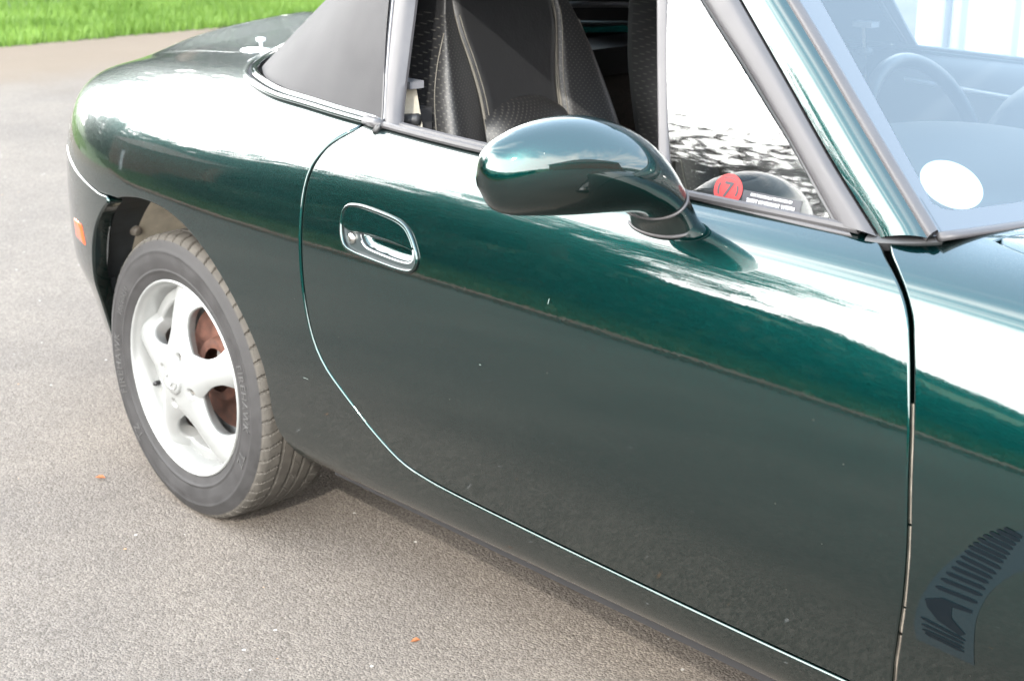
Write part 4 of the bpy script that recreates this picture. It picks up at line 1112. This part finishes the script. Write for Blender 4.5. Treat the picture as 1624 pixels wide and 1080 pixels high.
# ------------------------------------------------------------------ interior
def seat(cy, sg):
    seat_b = MB()
    zs = [.42, .55, .68, .78, .86, .92, .97, 1.02, 1.07, 1.11, 1.135]
    sx = [.545, .520, .495, .475, .455, .440, .425, .408, .390, .375, .360]
    hw = [.262, .264, .262, .252, .234, .212, .186, .160, .142, .126, .08]
    uz = [.36, .36, .37, .385, .42, .52, .66, .78, .80, .80, .80]
    Z = np.linspace(.42, 1.135, 60); SX = np.interp(Z, zs, sx); HW = np.interp(Z, zs, hw); US = np.interp(Z, zs, uz)
    for _ in range(4):
        for Q in (HW, US): Q[1:-1] = (Q[:-2] + 2 * Q[1:-1] + Q[2:]) / 4
    def front(u, z):
        x = np.interp(z, Z, SX); h = np.interp(z, Z, HW); us = np.interp(z, Z, US); bol = .066 * np.clip(1 - (z - .55) / .50, .1, 1)
        au = np.abs(u); q = np.clip((au - us) / (1 - us), -.3, 1)
        dx = bol * sstep(-.12, .62, q) - (.11 * np.clip((q - .62) / .38, 0, 1) ** 2.2) - .010 * np.exp(-(q / .07) ** 2) * (au > .2)
        return np.stack([x + dx, cy + u * h, z + 0 * u], -1)
    def patch(k, z0, z1, nu, nz, off=0.0):
        """k = 0: middle panel, -1 / 1: the bolster on that side"""
        Ss, Zz = np.meshgrid(np.linspace(0, 1, nu), np.linspace(z0, z1, nz), indexing='ij'); us = np.interp(Zz, Z, US)
        Uu = (2 * Ss - 1) * us if k == 0 else k * (us + (1 - us) * Ss)
        P = front(Uu, Zz); P[..., 0] += off; return P
    U_, Zz = np.meshgrid(np.linspace(-1, 1, 41), np.linspace(.42, 1.135, 40), indexing='ij'); Fp = front(U_, Zz); Bk = Fp.copy(); Bk[..., 0] = Fp[..., 0] - .09 * (1 - U_ ** 4) - .012
    seat_b.grid(Bk); seat_b.grid(np.stack([Fp[0], Bk[0]], 0)); seat_b.grid(np.stack([Fp[-1], Bk[-1]], 0)); seat_b.grid(np.stack([Fp[:, -1], Bk[:, -1]], 1))
    S = seat_b.obj('seat', LEATHER, CAR)
    pc = MB(); pc.grid(patch(0, .42, 1.133, 25, 60)); pc.obj('seat_centre_panel', LEATHER, S)
    for k in (-1, 1):
        bo = MB(); bo.grid(patch(k, .42, 1.00, 28, 50)); bo.obj('seat_bolster', PERF, S)
        bo = MB(); bo.grid(patch(k, 1.00, 1.133, 24, 14)); bo.obj('headrest_side', LEATHER, S)
        zl = np.linspace(.45, 1.10, 50); us = np.interp(zl, Z, US)
        for du, off, r_, nm, zt_ in ((0, .002, .0026, 'seat_seam', 1.10), (.035, .002, .0010, 'seat_stitching', 1.0), (-.035, .002, .0010, 'seat_stitching', 1.0), (None, .002, .0011, 'seat_stitching', .98)):
            u_ = k * ((us + du) if du is not None else .90 + 0 * us); P = front(u_, zl)[zl < zt_]; P[:, 0] += off; sm = MB(); sm.tube(P, r_, 5, up=(1, 0, 0)); sm.obj(nm, STITCH, S)
    # padded lumbar roll
    lp = MB(); a = np.linspace(-1, 1, 25); b = np.linspace(-1, 1, 25); Aa, Bb = np.meshgrid(a, b, indexing='ij'); h = np.sqrt(np.clip(1 - np.abs(Aa) ** 2.6, 0, 1)); top = .845 - .05 * np.abs(Aa) ** 2.4
    Zl = .60 + (top - .60) * (Bb + 1) / 2; Xl = np.interp(Zl, Z, SX) - .005 + .052 * np.clip(1 - np.abs(Aa) ** 3, 0, 1) * np.clip(1 - np.clip(Bb, 0, 1) ** 3, 0, 1) ** .6
    lp.grid(np.stack([Xl, cy + Aa * .118, Zl], -1)); lp.obj('lumbar_pad', PERF, S)
    # cushion
    cu = MB(); Xa, Ya = np.meshgrid(np.linspace(.52, 1.02, 16), np.linspace(-1, 1, 21), indexing='ij')
    cu.grid(np.stack([Xa, cy + Ya * .24, .36 + .05 * sstep(.5, .85, np.abs(Ya)) - .12 * np.clip((np.abs(Ya) - .85) / .15, 0, 1) ** 2 + .10 * (Xa - .52)], -1)); cu.obj('seat_cushion', LEATHER, S)
seat(-.312, 1); seat(.312, -1)

# rear bulkhead, parcel shelf, door cards
m = MB(); m.grid(np.array([[(x_, y_, z_) for y_ in np.linspace(-.69, .69, 30)] for x_, z_ in ((.26, .22), (.24, .60), (.20, .76), (.12, .80), (-.05, .815), (-.22, .83))])); m.obj('rear_shelf', CARPET, CAR)
for sg in (1, -1):
    m = MB(); pr = [(.700, .22), (.700, .45), (.69, .60), (.695, .74), (.705, .80), (.722, .838), (.735, .846)]
    m.grid(np.array([[(x_, -sg * y_, z_) for x_ in np.linspace(.50, 1.60, 20)] for y_, z_ in pr])); DC = m.obj('door_card', TRIM, CAR)
    m = MB(); m.tube([(.62, -sg * .70, .79), (1.0, -sg * .694, .775), (1.5, -sg * .70, .785)], .006, 6); m.obj('door_card_piping', TRIM_L, DC)
    # rear side trim and belt tower
    m = MB(); m.grid(np.array([[(x_, -sg * y_, z_) for x_ in np.linspace(-.15, .56, 14)] for y_, z_ in ((.60, .30), (.60, .70), (.615, .80), (.655, .850))]));m.obj('rear_side_trim', TRIM, CAR)
    m = MB(); m.box((.43, -sg * .600, .74), (.10, .10, .22)); tw = m.obj('belt_tower', TRIM, CAR, smooth=False)
    m = MB(); P = np.array([(.536, -.652, .905), (.541, -.650, .87), (.548, -.648, .83), (.556, -.645, .76)]) * [1, sg, 1]; P = spl(P, 12)
    d_ = np.array([.62, .55 * sg, .0]); d_ /= np.linalg.norm(d_); m.grid(np.stack([P - d_ * .019, P - d_ * .006 - [.003, 0, 0], P + d_ * .006, P + d_ * .019 - [.003, 0, 0]], 1)); m.obj('seat_belt', BELT, CAR)
    m = MB(); m.box((.540, -sg * .652, .908), (.05, .03, .012)); m.obj('belt_guide', TRIM_L, CAR, smooth=False)
    m = MB(); m.tube([(.52, -sg * .66, .845), (.56, -sg * .645, .85)], .010, 8); m.obj('belt_reel_cover', TRIM, CAR)
    m = MB(); m.box((.10, -sg * .30, .83), (.16, .30, .06)); m.obj('shelf_locker', TRIM, CAR, smooth=False)
# soft top bow and rear window frame, seen past the seat
m = MB(); m.tube(spl([(.12, -.60, .80), (.10, -.575, .86), (.08, -.50, .91), (.05, -.36, .935), (.02, 0, .945), (.05, .36, .935), (.08, .50, .91), (.10, .575, .86), (.12, .60, .80)], 60), .007, 8); m.obj('soft_top_bow', TRIM_L, CAR)
# dashboard
Xd, Yd = np.meshgrid(np.linspace(1.08, 1.74, 40), np.linspace(-.70, .70, 71), indexing='ij')
def hump(cx, cy, rx, ry, h): return h * np.sqrt(np.clip(1 - ((Xd - cx) / rx) ** 2 - ((Yd - cy) / ry) ** 2, 0, 1))
Zd = .822 - .10 * np.clip((1.16 - Xd) / .08, 0, 1) ** 2 + np.maximum(hump(1.34, -.30, .24, .27, .072), hump(1.20, .36, .17, .20, .075)) + .01 * np.clip(Xd - 1.5, 0, 1)
Zd = np.where(np.abs(Yd) > .66, Zd - .02, Zd)
m = MB(); m.grid(np.stack([Xd, Yd, Zd], -1)); m.grid(np.array([[(1.08, y_, z_) for y_ in np.linspace(-.70, .70, 10)] for z_ in (.40, .722)])); DSH = m.obj('dashboard', DASH, CAR)
tt = np.linspace(0, 2 * np.pi, 60, endpoint=False); ax = Matrix.Rotation(R(-24), 3, 'Y')
m = MB(); m.tube([Vector((.90, .36, .715)) + ax @ Vector((0, .183 * math.cos(a), .183 * math.sin(a))) for a in tt], .015, 10, closed=True, up=(1, 0, .1))
for a in (R(0), R(180), R(270)): m.tube([Vector((.90, .36, .715)) + ax @ Vector((.02, r * math.cos(a), r * math.sin(a))) for r in (.03, .10, .18)], .014, 8, up=(1, 0, .05))
m.obj('steering_wheel', LEATHER, CAR)

# ------------------------------------------------------------------ setting
gp = MB()
gp.add([(-7.35, -3.45, 0), (60, -3.45, 0), (60, 60, 0), (-7.35, 60, 0)], [(0, 1, 2, 3)])
tag(gp.obj('driveway', ASPHALT, smooth=False), kind='structure')
gl = MB()
gl.add([(-300, -300, -.03), (300, -300, -.03), (300, 300, -.03), (-300, 300, -.03)], [(0, 1, 2, 3)])
tag(gl.obj('lawn_ground', SOIL, smooth=False), kind='structure')

# grass: blades on the lawn the camera sees and on the verge behind it
def grass(name, boxes, n, hgt, gm=None):
    k = [int(n * q[4]) for q in boxes]; V, F_ = [], []
    for (x0, x1, y0, y1, w_), c in zip(boxes, k):
        X = RNG.uniform(x0, x1, c); Y = RNG.uniform(y0, y1, c); A = RNG.uniform(0, 6.28, c); H = hgt * RNG.uniform(.5, 1.2, c); Wd = RNG.uniform(.006, .014, c) * (1 + H * 4); B = RNG.uniform(.1, .7, c) * H
        dx, dy = np.cos(A), np.sin(A)
        b = len(V) * 0
        v = np.stack([np.stack([X - dy * Wd, Y + dx * Wd, 0 * X - .03], -1), np.stack([X + dy * Wd, Y - dx * Wd, 0 * X - .03], -1), np.stack([X + dx * B, Y + dy * B, H], -1)], 1).reshape(-1, 3)
        F_.append(np.arange(len(v)).reshape(-1, 3) + sum(len(q) for q in V)); V.append(v)
    return tag(mesh_obj(name, np.vstack(V), np.vstack(F_), gm or GRASSM, smooth=False), kind='stuff')
grass('lawn_grass', [(-9.5, -7.30, -1, 7.5, .45), (-14, -9.5, -2, 12, .35), ], 60000, .075)
grass('verge_grass', [(-12, 10, -7.5, -3.55, .45)], 60000, .07, VERGE)

# brick edging along the verge
ek = MB(); ek.box((.0, 0, 0), (.21, .10, .06)); KB = None
for i in range(90):
    x_ = -7.2 + i * .222
    if KB is None:
        m = MB(); m.box((0, 0, 0), (.212, .105, .08)); o = m.obj('edging_kerb', KERB, smooth=False); o.location = (x_, -3.5, .0); KB = o; tag(o, 'row of red brick edging between the asphalt and the verge', 'kerb')
    else:
        o = bpy.data.objects.new('brick', KB.data); COL.objects.link(o); o.parent = KB; o.location = (x_ + 7.2, RNG.uniform(-.006, .006), RNG.uniform(-.004, .006)); o.rotation_euler = (0, 0, RNG.uniform(-.02, .02))


# trees
def tree(name, x, y, h, w, label, lm, leaves=1500, leaf=.26, bare=0.0, cat='tree', group=None):
    t = empty(name, (x, y, 0)); tag(t, label, cat, group)
    m = MB(); m.tube([(0, 0, -.1), (RNG.uniform(-.1, .1), RNG.uniform(-.1, .1), h * .3), (RNG.uniform(-.2, .2), RNG.uniform(-.2, .2), h * .62), (RNG.uniform(-.3, .3), RNG.uniform(-.3, .3), h * .9)], [h * .032, h * .024, h * .014, h * .004], 9, up=(1, 0, 0))
    cl = []
    for i in range(16):
        a = RNG.uniform(0, 6.28); z0 = h * RNG.uniform(.25, .75); r = w * RNG.uniform(.35, .95); z1 = min(h * .96, z0 + h * RNG.uniform(.05, .25))
        m.tube([(0, 0, z0), (r * .5 * math.cos(a), r * .5 * math.sin(a), (z0 + z1) / 2 + .1), (r * math.cos(a), r * math.sin(a), z1)], [h * .010, h * .006, h * .002], 6); cl.append((r * math.cos(a), r * math.sin(a), z1, RNG.uniform(.28, .55) * w))
    m.obj('trunk', BARK, t)
    for i in range(14):
        a = RNG.uniform(0, 6.28); zf = RNG.uniform(.18, 1.0); rr = w * (math.sin(math.pi * min(.98, zf * .80 + .12))) * RNG.uniform(.2, .8); cl.append((rr * math.cos(a), rr * math.sin(a), h * zf, RNG.uniform(.25, .5) * w))
    V = []
    per = leaves // len(cl)
    for cx, cy, cz, cr in cl:
        d = RNG.normal(size=(per, 3)); d /= np.linalg.norm(d, axis=1)[:, None]; P = np.array([cx, cy, cz]) + d * (cr * RNG.uniform(.35, 1.08, (per, 1))) * [1, 1, .75]
        P[:, 2] = np.clip(P[:, 2], .15, None); A = RNG.normal(size=(per, 3)); A /= np.linalg.norm(A, axis=1)[:, None]; B = np.cross(A, RNG.normal(size=(per, 3))); B /= np.linalg.norm(B, axis=1)[:, None]
        s = leaf * RNG.uniform(.5, 1.2, (per, 1)); V.append(np.stack([P - A * s, P + B * s * .45, P + A * s, P - B * s * .45], 1).reshape(-1, 3))
    V = np.vstack(V); o = mesh_obj('crown', V, np.arange(len(V)).reshape(-1, 4), lm, t, smooth=False); o['kind'] = 'stuff'
    return t


ORD = ['first', 'second', 'third', 'fourth', 'fifth', 'sixth', 'seventh', 'eighth']
for i, x_ in enumerate(np.linspace(-24, 26, 8)):
    k = i % 3 == 1
    tree('hedgerow_bush', x_ + RNG.uniform(-1, 1), -29.5 + RNG.uniform(-1, 1), RNG.uniform(1.0, 1.5), RNG.uniform(.9, 1.3), (('pale-leaved bush, {} along the far hedgerow from its house end' if k else 'dark round bush, {} along the far hedgerow from its house end')).format(ORD[i]), LEAF2 if k else LEAFM, 600, .16, cat='bush', group='bushes in the hedgerow')
for i, (x_, y_, hh, w_, lb) in enumerate([
        (-11.5, -12.0, 3.7, 2.3, 'tall dark tree on the verge to the right of the brick garage'), (-14.2, -11.2, 4.3, 2.8, 'big dark tree just behind the right corner of the brick garage'),
        (-17.5, -9.6, 4.7, 3.0, 'big dark tree rising over the middle of the brick garage'), (-19.5, -6.6, 4.8, 2.9, 'tall dark tree behind the left end of the brick garage'), (-21.5, -3.6, 2.9, 2.6, 'lower rounded tree out on the lawn left of the brick garage')]):
    tree('broadleaf_tree', x_, y_, hh, w_, lb, LEAFM, 2200, .30, group='tall trees round the brick garage')
for i, (x_, y_, hh, w_, lb) in enumerate([
        (-19.0, 6.0, 6.2, 2.6, 'broad tree at the near end of the row past the far lawn'), (-17.5, 9.5, 7.0, 2.8, 'tallest tree, second in the row past the far lawn'), (-15.5, 13.0, 6.4, 2.6, 'third tree in the row past the far lawn'), (-12.5, 16.5, 6.8, 2.8, 'last tree in the row past the far lawn, nearest the outbuilding')]):
    tree('lawn_tree', x_, y_, hh, w_, lb, LEAFM if i % 2 else LEAF2, 1700, .30, group='trees past the far lawn')
def hedge(name, path, wid, hgt, n, leaf, lm):
    """a leafy bank along a plan path"""
    P0 = spl(path, 400); i = RNG.integers(0, 399, n); T = np.gradient(P0, axis=0); T /= np.linalg.norm(T, axis=1)[:, None]; Nn = np.stack([-T[:, 1], T[:, 0]], 1)
    hh = hgt * (.8 + .2 * np.sin(np.arange(400) * .07) + .12 * np.sin(np.arange(400) * .31 + 1))
    z = RNG.uniform(0, 1, n) ** .75; q = P0[i] + Nn[i] * (RNG.uniform(-1, 1, n) * wid * (1 - .5 * z ** 2))[:, None] + RNG.normal(size=(n, 2)) * .05
    P = np.c_[q, z * hh[i]]; A = RNG.normal(size=(n, 3)); A /= np.linalg.norm(A, axis=1)[:, None]; B = np.cross(A, RNG.normal(size=(n, 3))); B /= np.linalg.norm(B, axis=1)[:, None]; s = leaf * RNG.uniform(.5, 1.2, (n, 1))
    V = np.stack([P - A * s, P + B * s * .6, P + A * s, P - B * s * .6], 1).reshape(-1, 3)
    return tag(mesh_obj(name, V, np.arange(len(V)).reshape(-1, 4), lm, smooth=False), kind='stuff')
hedge('hedgerow_foliage', [(-34, -31), (0, -31), (34, -31)], 1.0, 1.0, 9000, .26, LEAFM)
hedge('low_hedge_foliage', [(-7.0, -5.3), (-3.0, -5.2), (1, -5.25), (6, -5.3), (12, -5.2)], .42, .62, 18000, .06, LEAFM)
hedge('tall_hedge_foliage', [(-9.5, -13.5), (-14, -13.0), (-18, -11), (-21, -7), (-22, -3)], 1.0, 2.6, 9000, .30, LEAFM)
hedge('boundary_hedge_foliage', [(-20.8, 4.0), (-20.2, 6), (-19, 9), (-17, 13), (-13.5, 17), (-9, 20), (-4, 22), (1, 23)], 1.1, 7.8, 24000, .32, LEAFM)
# trees behind and beside the car
tree('garden_tree', -5.7, -8.1, 5.5, 2.1, 'twiggy pale young tree on the verge nearest the driveway', TWIG, 9500, .085)
tree('garden_shrub', -12.2, 3.5, 1.9, 1.1, 'dark round shrub on the far lawn behind the car', LEAFM, 900, .10, cat='shrub')
tree('wall_shrub', -3.75, 6.35, 2.3, .62, 'light green climbing shrub at the corner of the white building', LEAF2, 900, .07, cat='shrub')

# white outbuilding beyond the car
ob = empty('outbuilding', (-3.1, 6.6, 0)); tag(ob, 'long white rendered outbuilding with grey posts along its front', 'building')
m = MB(); m.box((5.0, 2.0, 1.3), (10.0, 4.0, 2.6)); m.obj('wall', WALLW, ob, smooth=False)
m = MB(); m.add([(-.2, -.35, 2.6), (10.2, -.35, 2.6), (10.2, 2.0, 3.9), (-.2, 2.0, 3.9), (-.2, 4.35, 2.6), (10.2, 4.35, 2.6)], [(0, 1, 2, 3), (3, 2, 5, 4), (0, 3, 4), (1, 5, 2), (0, 4, 5, 1)]); m.obj('roof', ROOFT, ob, smooth=False)
for x_ in (.23, .35, .72, 2.45, 4.1, 5.9, 7.4): m = MB(); m.box((x_, -.06, 1.3), (.055, .08, 2.6)); m.obj('post', POSTM, ob, smooth=False)

for x_ in (1.70, 3.2, 5.1, 6.6):
    m = MB(); m.box((x_, -.03, 1.45), (.95, .06, 1.1)); wn = m.obj('window', WHITE, ob, smooth=False); m = MB(); m.box((x_, -.065, 1.45), (.80, .02, .95)); m.obj('pane', plain('dark_pane', (.05, .06, .07), .08), wn, smooth=False)

# brick garage off to the rear, and a bungalow ahead of the car
def building(name, loc, rz, d, wall_h, ridge, over, wm, label, wins, cat='building'):
    t = empty(name, loc); t.rotation_euler = (0, 0, rz); tag(t, label, cat); lx, ly = d
    m = MB(); m.box((0, 0, wall_h / 2), (lx, ly, wall_h)); m.obj('wall', wm, t, smooth=False)
    hx_, hy_ = lx / 2 + over, ly / 2 + over; q = max(.01, hx_ - hy_)
    m = MB(); m.add([(-hx_, -hy_, wall_h), (hx_, -hy_, wall_h), (hx_, hy_, wall_h), (-hx_, hy_, wall_h), (-q, 0, ridge), (q, 0, ridge)], [(0, 1, 5, 4), (1, 2, 5), (2, 3, 4, 5), (3, 0, 4), (0, 3, 2, 1)]); m.obj('roof', ROOFT, t, smooth=False)
    for x_, z_, w_, h_ in wins:
        m = MB(); m.box((x_, ly / 2 + .02, z_), (w_, .08, h_)); wn = m.obj('window', WHITE, t, smooth=False)
        for sgn in (-1, 1): m = MB(); m.box((x_ + sgn * w_ * .235, ly / 2 + .065, z_), (w_ * .40, .02, h_ * .84)); m.obj('pane', PANE, wn, smooth=False)
PANE = plain('window_pane', (.02, .025, .03), .05)
building('brick_garage', (-12.6, -7.6, 0), R(-52), (3.4, 3.0), 2.0, 2.9, .25, BRICK, 'small red brick garage with a hipped tiled roof on the lawn', [])
building('bungalow', (19, 1.0, 0), R(95), (9, 7), 2.5, 4.6, .5, BRICK, 'low brick bungalow with a hipped roof ahead of the car', [])
m = MB(); m.tube([(-9.3, -5.1, 0), (-9.3, -5.1, 1.05)], .07, 10, up=(1, 0, 0)); m.tube([(-9.3, -5.1, 1.05), (-9.3, -5.1, 1.12)], [.085, .03], 10, up=(1, 0, 0))
tag(m.obj('gate_post', WHITE, smooth=False), 'short white round post standing on the verge by the driveway corner', 'post')

# fallen leaves on the asphalt
LF = [(-0.273, -0.854, .6, .013, 'dry reddish leaf stem on the asphalt beside the rear tyre'), (0.72, -0.804, 1.1, .009, 'small orange leaf scrap nearest the camera on the asphalt below the door')]
for x_, y_, a, s, lb in LF:
    m = MB(); c, d_ = math.cos(a), math.sin(a)
    P = [(-1, 0, .002), (-.4, .35, .006), (.3, .30, .008), (1, 0, .003), (.3, -.33, .006), (-.4, -.3, .004), (0, 0, .001)]
    m.add([(s * (p[0] * c - p[1] * d_), s * (p[0] * d_ + p[1] * c), p[2] + .002) for p in P], [(6, i, (i + 1) % 6) for i in range(6)])
    o = m.obj('fallen_leaf', DRY, smooth=False); o.location = (x_, y_, 0); tag(o, lb, 'leaf', 'dry leaves on the driveway')

scene.render.engine = 'CYCLES'
